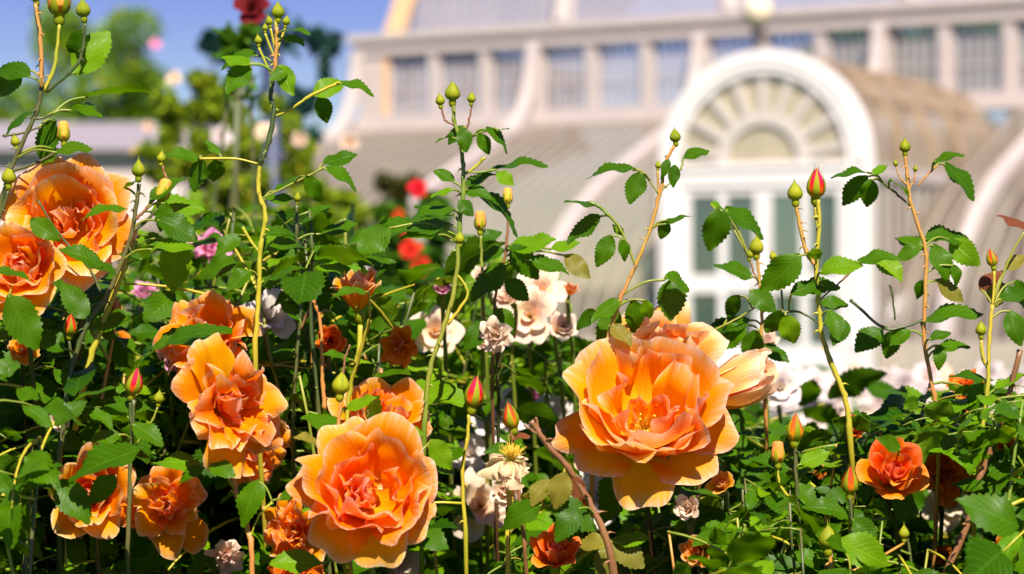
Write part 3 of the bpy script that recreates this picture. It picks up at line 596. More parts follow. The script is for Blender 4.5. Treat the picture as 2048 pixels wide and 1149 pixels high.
# upper roof, hipped at the left end
RP = [(0.0, 5.44), (0.25, 6.3), (0.75, 7.3), (1.6, 8.3), (2.8, 9.1), (4.2, 9.6), (5.5, 9.75)]
hip = lambda d: UL + 0.55 + d * 0.62
bays = 11
for k in range(bays):
    def uu(i, f):
        l0 = hip(RP[i][0]) + 0.34; 
        e0 = UL + 0.9 + (3 * PIT) * k; e1 = e0 + 3 * PIT
        a = max(l0, e0 + 0.07) ; b = max(l0 + 0.01, e1 - 0.07); return a + (b - a) * f
    if k * 3.02 + UL > UR: break
    mb = MB(); mb.grid([G(uu(i, j / 6), WC - RP[i][0], RP[i][1]) for i in range(len(RP)) for j in range(7)], len(RP), 7); gpart('roof_glazing', mb, glass_roof, True)
    mb = MB()
    for j in range(1, 13): mb.tube([G(uu(i, j / 13), WC - RP[i][0] + 0.02, RP[i][1] + 0.01) for i in range(len(RP))], 0.020, 4)
    gpart('glazing_bars', mb, bar_m)
    if k: mb = MB(); mb.tube([G(UL + 0.9 + 3 * PIT * k, WC - d + 0.04, h) for d, h in RP], 0.17, 6); gpart('roof_rib', mb, frame_m)
mb = MB(); mb.grid([G(hip(d) + x, WC - d + y, h) for d, h in RP for x, y in ((0.34, 0.02), (0.34, 0.16), (-0.05, 0.16), (-0.05, -0.2))], len(RP), 4); gpart('hip_rib', mb, warm_light_m)  # sunlit edge of the roof end, the orange glow put into its colour
mb = MB(); mb.grid([G(hip(d), WC - d - y, h) for d, h in RP for y in (0.22, 3, 8)], len(RP), 3); gpart('roof_glazing', mb, glass_roof)
# left end wall and back
mb = MB()
for j in range(8): gbox(UL - 0.06, UL + 0.12, WC - 0.6 - j * 1.0, WC - 0.2 - j * 1.0, 4.02, 5.08, mb)
gbox(UL - 0.06, UL + 0.12, WC - 8, WC - 0.14, 3.8, 4.02, mb); gbox(UL - 0.06, UL + 0.14, WC - 8, WC - 0.2, 5.08, 5.44, mb); gpart('end_wall', mb, frame_m)
mb = MB(); mb.add([G(UL, WC - 0.2, 4.02), G(UL, WC - 8, 4.02), G(UL, WC - 8, 5.08), G(UL, WC - 0.2, 5.08)], [(0, 1, 2, 3)]); gpart('end_glazing', mb, glass_win)
mb = MB(); mb.add([G(UL, WC - 11, 0), G(UR, WC - 11, 0), G(UR, WC - 11, 4.2), G(UL, WC - 11, 4.2)], [(0, 1, 2, 3)]); gpart('back_wall', mb, glass_low)
mb = MB()
for j in range(24): gbox(UL + j - 0.1, UL + j + 0.1, WC - 11.1, WC - 10.9, 4.2, 5.4, mb)
gpart('back_posts', mb, frame_m)
# doorway: arched porch with a barrel vault running back to the window wall
def ringbox(mb, r0, r1, w0, w1, h0, a0=0, a1=180, n=28):
    A = [R(a0 + (a1 - a0) * j / n) for j in range(n + 1)]
    mb.grid([G(r * math.cos(a), w, h0 + r * math.sin(a)) for a in A for r, w in ((r0, w0), (r1, w0), (r1, w1), (r0, w1))], n + 1, 4, wrap=True)
SP = 2.69
mb = MB(); ringbox(mb, 1.19, 1.50, -0.12, 0.05, SP); ringbox(mb, 1.30, 1.44, 0.053, 0.08, SP); ringbox(mb, 1.19, 1.22, 0.053, 0.07, SP)
gbox(-1.5, -1.16, -0.12, 0.05, 0, SP, mb); gbox(1.16, 1.5, -0.12, 0.05, 0, SP, mb); gbox(-1.16, 1.16, -0.10, 0.06, 2.42, 2.72, mb); gbox(-1.2, 1.2, 0.061, 0.09, 2.64, 2.70, mb); gbox(-1.42, -1.24, 0.051, 0.075, 0.3, 2.5, mb); gbox(1.24, 1.42, 0.051, 0.075, 0.3, 2.5, mb)
gpart('door_arch', mb, white_m, False)
mb = MB(); ringbox(mb, 0.50, 0.66, -0.05, 0.04, 2.722, n=20)
for a in [180 / 9 * (j + 0.5) for j in range(9)]:
    c, s = math.cos(R(a)), math.sin(R(a)); n1, n2 = -s * 0.048, c * 0.048
    vs = [G(c * r + n1 * e, w, 2.722 + s * r + n2 * e) for r in (0.661, 1.2) for e in (-1, 1) for w in (-0.045, 0.035)]
    mb.add(vs, [(0, 1, 3, 2), (4, 6, 7, 5), (0, 4, 5, 1), (2, 3, 7, 6), (0, 2, 6, 4), (1, 5, 7, 3)])
fl = gpart('fanlight', mb, simple('pale_grey_paint', (0.54, 0.49, 0.46), 0.6, 0.3, 0.04, 5))
mb = MB(); mb.add([G(0, -0.01, 2.71)] + [G(1.2 * math.cos(R(a)), -0.01, 2.71 + 1.2 * math.sin(R(a))) for a in range(0, 181, 9)], [(0, i + 1, i + 2) for i in range(20)]); gpart('pane', mb, glass_fan, False, fl)
def leafdoor(u0, u1):
    mb = MB(); st = 0.11
    gbox(u0, u0 + st, -0.06, 0.03, 0.05, 2.40, mb); gbox(u1 - st, u1, -0.06, 0.03, 0.05, 2.40, mb)
    for h0, h1 in ((0.05, 0.35), (1.02, 1.26), (2.31, 2.40)): gbox(u0 + st, u1 - st, -0.057, 0.027, h0, h1, mb)
    m_ = (u0 + u1) / 2; gbox(m_ - 0.055, m_ + 0.055, -0.055, 0.025, 0.35, 2.31, mb)
    d = gpart('door', mb, white_m)
    for a, b in ((u0 + st, m_ - 0.055), (m_ + 0.055, u1 - st)):
        for h0, h1 in ((0.35, 1.02), (1.26, 2.31)):
            g = MB().add([G(a, -0.02, h0), G(b, -0.02, h0), G(b, -0.02, h1), G(a, -0.02, h1)], [(0, 1, 2, 3)]); gpart('pane', g, glass_door, False, d)
    hb = MB(); hx = u1 - 0.06 if u0 < -0.5 else u0 + 0.06; hb.tube([G(hx, 0.03, 1.1), G(hx, 0.09, 1.1), G(hx, 0.09, 1.22)], 0.012, 6); gpart('handle', hb, dark_m, True, d)
leafdoor(-1.155, -0.005); leafdoor(0.005, 1.155)
mb = MB(); mb.grid([G(1.44 * math.cos(R(a)), w, SP + 1.44 * math.sin(R(a))) for w in (-0.125, -1.5, -3, -4.5, -5.85) for a in range(0, 181, 12)], 5, 16); gpart('vault', mb, glass_vault, True)
mb = MB()
for w in (-1.2, -2.4, -3.6, -4.8): ringbox(mb, 1.43, 1.50, w - 0.04, w + 0.04, SP)
for a in (36, 60, 90, 120, 144): mb.tube([G(1.46 * math.cos(R(a)), -0.125, SP + 1.46 * math.sin(R(a))), G(1.46 * math.cos(R(a)), -5.84, SP + 1.46 * math.sin(R(a)))], 0.022, 4)
gpart('vault_bars', mb, simple('buff_vault_bar', (0.33, 0.245, 0.165), 0.7, 0.2, 0.1, 5))
for s in (-1, 1):
    mb = MB(); mb.add([G(s * 1.44, -0.125, 0.3), G(s * 1.44, -3.6, 0.3), G(s * 1.44, -3.6, SP), G(s * 1.44, -0.125, SP)], [(0, 1, 2, 3)]); gpart('porch_side', mb, glass_low)
    mb = MB(); gbox(s * 1.47 - 0.05, s * 1.47 + 0.05, -3.6, -0.125, SP - 0.2, SP - 0.02, mb)
    for j in range(9): gbox(s * 1.47 - 0.02, s * 1.47 + 0.02, -0.5 - j * 0.36, -0.46 - j * 0.36, 0.3, SP - 0.2, mb)
    gpart('porch_frame', mb, frame_m)
# globe finial standing on the arch
lamp = thing('globe_finial', 'cream globe on a dark iron bracket standing above the white arch', 'finial', G(-0.22, -0.3, 4.12))
b0 = G(-0.22, -0.3, 4.12)
mb = MB(); mb.tube([(0, 0, 0), (0, 0, 0.12), (0, 0, 0.34), (0, 0, 0.44)], [0.16, 0.07, 0.06, 0.15], 10); mb.build('stand', dark_m, lamp)
mb = MB(); mb.grid([(0.21 * math.sin(R(a)) * math.cos(R(b)), 0.21 * math.sin(R(a)) * math.sin(R(b)), 0.62 - 0.21 * math.cos(R(a))) for a in range(4, 181, 16) for b in range(0, 360, 30)], 12, 12, wrap=True)
mb.build('globe', simple('cream_globe', (0.72, 0.62, 0.46), 0.4, 0.4, 0.05, 8), lamp)

# ------------------------------------------------------------------ foliage masses made of many small leaf faces
def clump(mb, c, rx, ry, rz, n, ls, q, shell=0.45, mi=0):
    for _ in range(n):
        d = Vector((q.gauss(0, 1), q.gauss(0, 1), q.gauss(0, 1))).normalized() * (shell + (1 - shell) * q.random() ** 0.6)
        p = Vector((c[0] + d.x * rx, c[1] + d.y * ry, c[2] + d.z * rz)); s = ls * q.uniform(0.6, 1.3)
        a = Vector((q.gauss(0, 1), q.gauss(0, 1), q.gauss(0, 0.6))).normalized(); nn = Vector((q.gauss(0, .6), q.gauss(0, .6), 1)).normalized(); b = a.cross(nn).normalized()
        mb.add([p - a * s, p + b * s * 0.5 + nn * s * .1, p + a * s, p - b * s * 0.5 + nn * s * .1], [(0, 1, 2, 3)], [(0, 0), (1, .5), (0, 1), (-1, .5)], mi)
tree_far = leaf_mat('tree_leaf', (0.10, 0.24, 0.006), (0.27, 0.40, 0.012), (0.2, 0.3, 0.02), (0.20, 0.40, 0.02), 0.3, 0.5)
bark_m = simple('bark', (0.12, 0.09, 0.06), 0.95, 0.1, 0.3, 8, 0.5)
def tree(x, y, lobes, h0, label, n, ls, seed, name='broadleaf_tree'):
    q = random.Random(seed); t = thing(name, label, 'tree', (x, y, 0), 'trees beyond the lawn')
    cz = sum(l[2] for l in lobes) / len(lobes); mb = MB(); mb.tube([(0, 0, -0.1), (0.1, 0, h0 * .5), (0, 0, h0), (0.1, 0.1, cz)], [0.45, 0.36, 0.3, 0.12], 9)
    for l in lobes: mb.tube([(0, 0, h0 * .9), (l[0] * .5, l[1] * .5, (h0 + l[2]) / 2), (l[0], l[1], l[2])], [0.2, 0.12, 0.05], 6)
    mb.build('trunk', bark_m, t); mb = MB()
    for l in lobes:
        for k in range(5):
            a = [q.uniform(-0.6, 0.6) * l[3] for _ in range(3)]
            clump(mb, (l[0] + a[0], l[1] + a[1], l[2] + a[2] * .8), l[3] * .62, l[3] * .62, l[3] * .5, n // (5 * len(lobes)), ls, q)
    mb.build('crown', tree_far, t)
tree(-21.0, 118, [(-1.6, 0, 13.2, 2.2), (1.6, 0, 12.8, 2.4), (3.2, 0, 11.0, 2.0), (-3.2, 0.5, 9.8, 2.2), (2.2, 1, 9.2, 2.3), (0, -1, 10.0, 2.2), (4.0, 0, 8.4, 1.8)], 5, 'tall bright green tree at the upper left behind the rose stems', 10000, 0.21, 5)
tree(-18.0, 128, [(0, 0, 9.6, 2.4), (2.4, 0, 8.8, 2.1), (-2.4, 1, 9.2, 2.2), (4.4, 0, 7.4, 1.9)], 4, 'lower round green tree between the tall tree and the climbing rose', 8000, 0.20, 6)
tree(-29.5, 124, [(0, 0, 9.8, 2.3), (1.4, 0, 12.4, 1.3), (-2.2, 0, 8.2, 2.2), (2.6, 0, 8.4, 2.0)], 4, 'green tree cut by the left edge of the photo, beyond the lawn', 8000, 0.20, 8)
# low outbuilding on the left
ob = thing('outbuilding', 'low grey roofed outbuilding with pale walls beyond the lawn at left', 'building', (-9.5, 58, 0))
wall_m = simple('pale_render', (0.50, 0.44, 0.41), 0.9, 0.2, 0.08, 3); roof_m = simple('grey_lilac_slate', (0.26, 0.235, 0.26), 0.7, 0.3, 0.1, 3)
mb = MB().box((-8, 0, 0), (2.6, 6, 4.35)); mb.build('wall', wall_m, ob, smooth=False)
mb = MB().add([(-8.4, -0.4, 4.36), (3.0, -0.4, 4.36), (2.4, 3, 5.25), (-7.8, 3, 5.25), (-8.4, 6.4, 4.36), (3, 6.4, 4.36)], [(0, 1, 2, 3), (3, 2, 5, 4), (1, 5, 2), (0, 3, 4), (0, 4, 5, 1)]); mb.build('roof', roof_m, ob, smooth=False)
for x in (-6.2, -3.6, -0.4): 
    f = MB().box((x - .5, -0.09, 2.3), (x + .5, -0.003, 3.7)).build('window', frame_m, ob, smooth=False)
    MB().add([(x - .42, -0.094, 2.4), (x + .42, -0.094, 2.4), (x + .42, -0.094, 3.6), (x - .42, -0.094, 3.6)], [(0, 1, 2, 3)]).build('pane', glass_door, f)
# palms and ferns seen through the glass
palm_m = leaf_mat('palm_frond', (0.12, 0.34, 0.006), (0.26, 0.52, 0.01), (0.22, 0.45, 0.02), (0.4, 0.75, 0.01), 0.5)
for i, (u, w, h, sz) in enumerate(((-1.9, -7.2, 5.35, 1.0), (-1.0, -7.3, 5.3, 1.0), (0.0, -7.2, 5.4, 1.1), (0.9, -7.4, 5.3, 1.1), (1.8, -7.2, 5.4, 1.1), (-0.5, -8.4, 5.6, 1.4), (1.3, -8.4, 5.6, 1.4), (-2.6, -8.2, 5.2, .9))):
    q = random.Random(40 + i); b0 = G(u, w, 0)
    p = thing('palm', 'green palm growing inside the glasshouse behind the upper windows', 'palm', b0, 'palms inside the glasshouse')
    mb = MB(); mb.tube([(0, 0, 0), (0.1, 0, h * .5), (0, 0, h - 0.5)], [0.16, 0.12, 0.1], 8); mb.build('trunk', bark_m, p); mb = MB()
    for k in range(30):
        a = k * 2.4 + q.uniform(-.2, .2); el = q.uniform(-0.3, 1.2); pts = []
        for s in range(9):
            t = s / 8; r = sz * t * math.cos(el) * 1.1; z = h - 0.5 + sz * (t * math.sin(el) - 0.55 * t * t)
            pts.append(Vector((r * math.cos(a), r * math.sin(a), z)))
        for s in range(1, 9):
            t = (pts[s] - pts[s - 1]).normalized(); sd_ = t.cross(Vector((0, 0, 1))).normalized()
            for e in (-1, 1):
                for g in (0, .5):
                    o = pts[s - 1].lerp(pts[s], g); tipp = o + sd_ * e * sz * .32 + t * sz * .2 - Vector((0, 0, .08))
                    mb.add([o, o + t * .06, tipp], [(0, 1, 2)], [(0, 0), (0, .1), (1, 1)])
    mb.build('fronds', palm_m, p)

# ------------------------------------------------------------------ roses and shrubs at middle distance
lime_m = leaf_mat('lime_leaf', (0.16, 0.27, 0.008), (0.42, 0.48, 0.03), (0.18, 0.28, 0.04), (0.38, 0.52, 0.02), 0.35)
mid_m = leaf_mat('bush_leaf', (0.025, 0.10, 0.010), (0.09, 0.22, 0.016), (0.09, 0.2, 0.03), (0.2, 0.42, 0.02), 0.3)
teal_m = leaf_mat('dark_blue_leaf', (0.015, 0.06, 0.05), (0.04, 0.13, 0.10), (0.05, 0.1, 0.1), (0.06, 0.2, 0.16), 0.25)
def flatbloom(mk, seed):
    q = random.Random(seed); mb = MB()
    for kw in bloom_petals('flat', seed, None, 7): petal(mb, rs=q, **kw)
    return mb.mesh('bloom', M[mk])
FB = {k: [flatbloom(k, i) for i in range(3)] for k in ('white', 'pink', 'red', 'maroon', 'pale', 'apricot')}
def put_bloom(root, px, py, d, rpx, mk, ax=None):
    o = P(px, py, d) - Vector(root.location); link('bloom', FB[mk][rng.randrange(3)], root, axis_frame(o, Vector(ax or (U(-.5, .5), -1, U(-.2, .7))), rpx / FPX * d, U(0, 6)))
def bush(name, label, cat, d, lobes, n, ls, m, blooms, group=None, stems=5):
    x = sum(l[0] for l in lobes) / len(lobes); base = P(x, HZ, d); base.z = 0; t = thing(name, label, cat, base, group); q = random.Random(int(x) + int(d * 10)); mb = MB(); sb = MB()
    for (px, py, rx, ry) in lobes:
        c = P(px, py, d) - base; s = d / FPX
        for k in range(6):
            e_ = q.uniform(.3, .62); clump(mb, (c.x + q.uniform(-.85, .85) * rx * s, q.uniform(-.5, .5) * rx * s, c.z + q.uniform(-.85, .85) * ry * s), rx * s * e_, rx * s * e_, ry * s * e_, n // (6 * len(lobes)), ls, q, 0.05)
        for k in range(2): sb.tube(smooth_path([(q.uniform(-.08, .08), q.uniform(-.08, .08), 0), (c.x * .5 + q.uniform(-.08, .08), 0, c.z * .5), (c.x + q.uniform(-.1, .1) * rx * s, 0, c.z + ry * s * .3)], 5), 0.0022, 6)
    mb.build('foliage', m, t); sb.build('stem', M['dark'], t)
    for b in blooms: put_bloom(t, b[0], b[1], d - 0.25, b[2], b[3])
    return t
bush('climbing_rose', 'blurred lime green climbing rose with white and pink blooms at left', 'rose bush', 5.2,
     [(random.Random(70 + i).uniform(330, 700), random.Random(170 + i).uniform(235, 470), random.Random(270 + i).uniform(35, 75), random.Random(370 + i).uniform(35, 75)) for i in range(15)] + [(385, 190, 34, 45), (360, 240, 45, 50), (420, 170, 25, 30)], 15000, 0.015, lime_m,
     [(440, 275, 25, 'white'), (350, 158, 18, 'pale'), (298, 255, 15, 'pale'), (700, 285, 22, 'pale'), (310, 90, 14, 'pink'), (530, 265, 22, 'pale'), (600, 280, 18, 'pale')])
bush('climbing_rose', 'dark blue green climber on a post behind the bud cluster at left', 'climber', 6.5,
     [(560, 160, 45, 90), (470, 90, 40, 40), (645, 110, 30, 60), (590, 240, 45, 60), (540, 60, 40, 50), (420, 80, 18, 20)], 1800, 0.022, teal_m, [])
mb = MB(); mb.tube([(0, 0, 0), (0, 0, 1.0), (0, 0, 1.76)], 0.028, 8); mb.tube([(0, 0, 1.76), (0, 0, 1.80), (0, 0, 1.84)], [0.028, 0.045, 0.01], 8)
pp = P(545, HZ, 6.5); pp.z = 0; tag(mb.build('rose_post', simple('dark_blue_paint', (0.03, 0.045, 0.10), 0.5, 0.4, 0.1, 20), None, Matrix.Translation(pp)), 'thin dark blue post carrying the blue green climber', 'post')
bush('clipped_shrub', 'small dark brown green shrub in front of the glasshouse flank', 'shrub', 9.0, [(790, 385, 42, 42), (800, 440, 48, 50), (795, 520, 50, 55)], 1500, 0.03,
     leaf_mat('dark_shrub_leaf', (0.035, 0.04, 0.01), (0.10, 0.11, 0.02), (0.1, 0.11, 0.03), (0.15, 0.16, 0.02), 0.2), [])
bush('red_rose_bush', 'blurred bush with a few scarlet blooms left of the middle', 'rose bush', 4.2, [(800, 470, 55, 60), (840, 560, 60, 60), (760, 560, 70, 60), (880, 450, 40, 50)], 900, 0.020, mid_m,
     [(820, 502, 24, 'red'), (842, 536, 22, 'red'), (836, 380, 22, 'red'), (797, 432, 14, 'red'), (815, 470, 12, 'red')])
for i, (x, d, top, w, lb) in enumerate(((1560, 3.6, 735, 130, 'white rose bush directly below the doorway, second behind the apricot rose'), (1840, 3.9, 725, 150, 'white rose bush in front of the right glass flank'), (2080, 4.3, 740, 130, 'white rose bush cut by the right edge of the photo'),
                                        (1080, 3.3, 815, 140, 'white rose bush showing between the two largest apricot roses'), (1330, 4.4, 790, 120, 'white rose bush hidden mostly behind the largest apricot rose'), (640, 4.4, 690, 130, 'white rose bush behind the small side-on orange rose'), (250, 4.2, 700, 150, 'white rose bush far behind the left canes'))):
    q = random.Random(300 + i); nb = 26 if x > 1000 else 6; bl = []
    for k in range(nb):
        bx = x + q.uniform(-1, 1) * w; by = top + abs(q.gauss(0, 55)) + 22
        bl.append((bx, by, q.uniform(26, 40) * 3.8 / d, 'white' if q.random() < 0.7 else 'pale'))
    bush('white_rose_bush', lb, 'rose bush', d, [(x - w * .5, top + 120, w * .55, 90), (x + w * .5, top + 120, w * .55, 90), (x, top + 200, w, 100)], 1300, 0.018, mid_m, bl, 'white rose bushes behind the orange ones')
bush('dark_rose_bush', 'rose with one dark maroon bloom behind the bud cluster at top', 'rose bush', 2.9, [(470, 85, 22, 30), (500, 70, 26, 22), (475, 170, 22, 40)], 90, 0.018, mid_m, [(505, 22, 40, 'maroon')])

# ------------------------------------------------------------------ hand-placed rose stems, left to right
FAM = 'apricot rose stems in the front bed'
rose('bloom_stem', 'large ruffled apricot rose at the upper left with a leaf lying across it', 'rose', 1.60, [([(150, 520, .05), (165, 640, .06), (150, 800, .08)], 2.4, 'dark')],
     leaves=[(255, 420, 165, 412, .35, 'leaf', -.09), (60, 440, 118, 475, .9, 'leaf', -.09), (205, 535, 130, 485, .5, 'leaf', -.10), (170, 520, 235, 548, .3, 'leaf', -.10)],
     blooms=[dict(x=138, y=448, r=160, mat='gold', ax=(.12, -1, .25), style='cup', seed=11, guard=[(95, 1.0, .55, 62, 20), (135, 1.0, .55, 66, 20), (50, .98, .5, 64, 25), (10, 1.0, .5, 70, 20), (-40, .95, .5, 75, 20), (-95, .9, .5, 88, 10), (180, 1.0, .5, 70, 20)], roll=0.4)], group=FAM)
rose('bloom_stem', 'smaller apricot rose overlapping the lower left of the large ruffled one', 'rose', 1.53, [([(40, 600, .05), (60, 700, .06), (70, 820, .08)], 2.2, 'dark')],
     leaves=[(15, 590, 80, 700, .5, 'leaf', -.03), (-10, 540, 60, 555, .3, 'leaf', -.09)],
     blooms=[dict(x=42, y=535, r=118, ax=(-.1, -1, .30), style='cup', seed=23, guard=[(-60, 1.0, .5, 86, 10), (-100, 1.0, .55, 90, 10), (-140, .95, .5, 82, 10), (60, .9, .5, 55, 10), (120, .9, .5, 58, 10), (0, .9, .5, 66, 10)])], group=FAM)
rose('bloom_stem', 'apricot rose cut by the left edge, only its petal edges showing', 'rose', 1.56, [([(-35, 690, .05), (-20, 800, .06)], 2.2, 'dark')],
     blooms=[dict(x=-45, y=650, r=75, ax=(-.2, -1, .1), style='half', seed=31)], group=FAM)
rose('bud_stem', 'tall branching stem at the top left with three buds against the tree', 'rose stem', 1.58,
     [([(70, 5), (80, 90), (83, 180), (70, 230), (45, 285), (20, 345), (0, 420), (-20, 560)], 1.9, 'dark'), ([(71, 8, -.002), (81, 80, -.002), (83, 175, -.002)], 1.7, 'redstem'), ([(119, 48), (110, 130), (88, 182)], 1.6, 'yellow'), ([(170, 45), (163, 110), (140, 145), (92, 184)], 1.3, 'dark'), ([(105, 228), (85, 236), (68, 238)], 1.0, 'dark'), ([(78, 255), (40, 268), (5, 272)], .9, 'dark')],
     leaves=[(150, 150, 218, 58, .8, 'young'), (168, 60, 135, 130, .8), (60, 155, -8, 110, .6), (45, 140, -15, 195, .9), (72, 226, -5, 240, .35), (140, 222, 208, 214, .2), (170, 195, 302, 166, .12), (135, 225, 185, 190, .3), (112, 240, 72, 322, .7), (110, 306, 186, 292, .35), (120, 300, 78, 330, .5)],
     buds=[(68, -12, 16, 'red'), (118, 6, 27, 'orange', (0, -.1, 1)), (166, 18, 17, 'green', (-.1, 0, 1)), (127, 270, 15, 'orange', (-.05, 0, 1)), (18, 352, 17, 'green', (0.05, 0, 1)), (30, 282, 11, 'green', (-.2, 0, 1))], group=FAM)
rose('bud_stem', 'slim dark stem with one plump green bud right of the upper left rose', 'rose stem', 1.56,
     [([(278, 368), (270, 430), (255, 495), (215, 590), (170, 660), (140, 760), (120, 900)], 2.0, 'dark'), ([(272, 480, .01), (245, 545, .01), (205, 650, .01), (175, 740, .01), (150, 860, .02)], 2.4, 'yellow'), ([(325, 332), (330, 365), (300, 410), (270, 440)], 1.1, 'brown'), ([(75, 400), (120, 470), (180, 540), (200, 585)], 1.0, 'dark')],
     leaves=[(300, 425, 405, 388, .45, 'young'), (315, 440, 400, 470, .5), (300, 400, 360, 340, .5), (330, 405, 330, 465, .7), (250, 378, 275, 352, .4), (355, 480, 350, 585, .8, 'young'), (290, 470, 345, 500, .6), (285, 520, 240, 500, .5), (175, 640, 120, 560, .6), (180, 660, 260, 620, .5), (130, 700, 60, 660, .6), (300, 500, 385, 470, .3, 'young')],
     buds=[(277, 338, 16, 'green', (0, 0, 1)), (323, 315, 11, 'green'), (325, 388, 17, 'orange', (.3, 0, 1)), (140, 655, 17, 'red', (.1, -.2, 1))], group=FAM)
rose('bud_stem', 'tall stem topped by a crowded cluster of green buds against the sky', 'rose stem', 1.62,
     [([(553, 40), (552, 120), (541, 190), (548, 225), (535, 290), (520, 328), (518, 385), (530, 430), (520, 500), (518, 570), (512, 680)], 1.9, 'yellow'), ([(549, 150, -.002), (541, 192, -.002), (548, 225, -.002), (535, 290, -.002), (521, 325, -.002)], 2.0, 'dark'), ([(553, 55, -.003), (552, 120, -.003), (546, 155, -.003)], 1.7, 'redstem'), ([(515, 328), (470, 318), (400, 318)], 1.0, 'yellow'), ([(545, 235), (580, 220), (625, 190), (680, 165)], 1.1, 'yellow'), ([(519, 400), (560, 380), (610, 355), (650, 335)], .9, 'green'), ([(521, 510), (500, 480), (485, 455)], 1.3, 'yellow')],
     leaves=[(512, 112, 435, 102, .5), (500, 130, 442, 108, .6, 'young'), (498, 125, 450, 185, .85), (565, 62, 622, 55, .25), (570, 75, 605, 88, .5), (625, 192, 690, 155, .5, 'young'), (680, 168, 750, 166, .4), (640, 190, 655, 248, .9), (430, 318, 437, 372, .9), (405, 318, 385, 385, .8), (400, 318, 335, 300, .5), (440, 310, 410, 280, .5), (645, 330, 715, 305, .4), (650, 338, 724, 358, .5), (610, 352, 648, 405, .7), (550, 385, 610, 345, .25), (530, 400, 590, 395, .4), (575, 140, 540, 160, .6), (560, 130, 585, 190, .8, 'young'), (480, 470, 430, 510, .6), (530, 470, 590, 450, .5), (500, 540, 455, 580, .7), (540, 560, 590, 520, .5)],
     buds=[(556, 22, 15, 'green', (0, 0, 1)), (573, 42, 9, 'green', (.2, 0, 1)), (538, 42, 9, 'green', (-.2, 0, 1)), (516, 80, 9, 'green', (-.1, 0, 1)), (530, 55, 7, 'green')], group=FAM)
rose('bud_stem', 'dark thin stem with a tiny bud and a round green bud lower down', 'rose stem', 1.66,
     [([(594, 410), (594, 480), (605, 560), (600, 640), (590, 760)], 1.5, 'dark'), ([(610, 560), (640, 640), (645, 760), (650, 820)], 1.6, 'redstem'), ([(625, 588), (618, 620), (600, 660)], 1.2, 'brown')],
     leaves=[(600, 450, 660, 405, .25), (640, 470, 715, 440, .3), (595, 500, 540, 545, .6), (610, 510, 680, 500, .4), (590, 540, 545, 500, .5, 'bronze'), (600, 600, 670, 590, .5), (600, 640, 560, 600, .6), (640, 690, 700, 650, .6), (590, 700, 530, 690, .6)],
     buds=[(595, 395, 9, 'green'), (625, 568, 17, 'green', (0, -.2, 1))], group=FAM)
rose('bloom_stem', 'ragged apricot rose at left crossed by a dark horizontal leaf', 'rose', 1.68, [([(420, 720, .05), (430, 850, .06), (425, 1000, .08)], 2.2, 'green')],
     leaves=[(465, 668, 300, 672, .22, 'leaf', -.10), (330, 690, 420, 655, .3, 'leaf', -.11)],
     blooms=[dict(x=415, y=680, r=125, ax=(.0, -.75, .7), style='loose', seed=41)], group=FAM)
rose('bloom_stem', 'upright fluted apricot rose left of centre with its petals fanned to the right', 'rose', 1.55, [([(470, 900, .03), (468, 970, .02), (500, 1080), (505, 1200)], 2.2, 'redstem'), ([(500, 1075), (520, 1030), (545, 1005)], 1.0, 'yellow')],
     leaves=[(400, 930, 300, 912, .5, 'young'), (410, 935, 350, 960, .5), (420, 930, 470, 950, .5), (520, 960, 475, 1050, .8), (560, 1000, 610, 960, .5)],
     blooms=[dict(x=452, y=808, r=128, ax=(.62, -.8, .10), style='loose', seed=52, guard=None)], group=FAM)
rose('bloom_stem', 'apricot rose in shade tucked under the fluted one', 'rose', 1.68, [([(500, 960, .05), (480, 1100, .06)], 2.2, 'dark')],
     blooms=[dict(x=505, y=900, r=85, ax=(.35, -.6, -.25), style='loose', seed=57)], group=FAM)
rose('bloom_stem', 'small orange rose seen side-on from behind, above the centre roses', 'rose', 1.62, [([(740, 640, -.02), (722, 700, -.01), (700, 780), (690, 900)], 1.8, 'yellow')],
     leaves=[(735, 585, 670, 575, .4, 'leaf', -.08), (700, 720, 650, 700, .5)],
     blooms=[dict(x=715, y=600, r=74, ax=(-.1, -.15, 1), style='half', seed=61, mask=1.0)], group=FAM)
rose('bloom_stem', 'apricot rose half hidden behind the top of the lowest open rose', 'rose', 1.66, [([(770, 900, .05), (770, 1050, .06)], 2.2, 'dark')],
     leaves=[(850, 870, 780, 855, .4, 'young', -.06)],
     blooms=[dict(x=765, y=838, r=112, ax=(.1, -.65, .85), style='cup', seed=71)], group=FAM)
rose('bloom_stem', 'ragged orange rose tucked behind the left side of the lowest open rose', 'rose', 1.62, [([(580, 1100, .05), (590, 1250, .06)], 2.2, 'dark')],
     blooms=[dict(x=590, y=1062, r=78, ax=(-.35, -1, .2), style='loose', seed=77)], group=FAM)
rose('bloom_stem', 'open apricot rose low in the picture left of centre, its cup facing the viewer', 'rose', 1.50, [([(740, 1080, .06), (750, 1200, .07)], 2.6, 'green')],
     leaves=[(640, 1130, 540, 1112, .45, 'young', .03), (860, 880, 905, 940, .6, 'young', .08)],
     blooms=[dict(x=740, y=985, r=182, mask=.85, ax=(-.02, -1, .42), style='cup', seed=5, guard=[(118, .98, .46, 62, 14), (66, .96, .46, 62, 16), (15, .86, .42, 74, 22), (-32, .84, .42, 84, 15), (-78, .92, .46, 92, 10), (-125, .92, .44, 90, 10), (172, .95, .42, 84, 15)], n=17)], group=FAM)
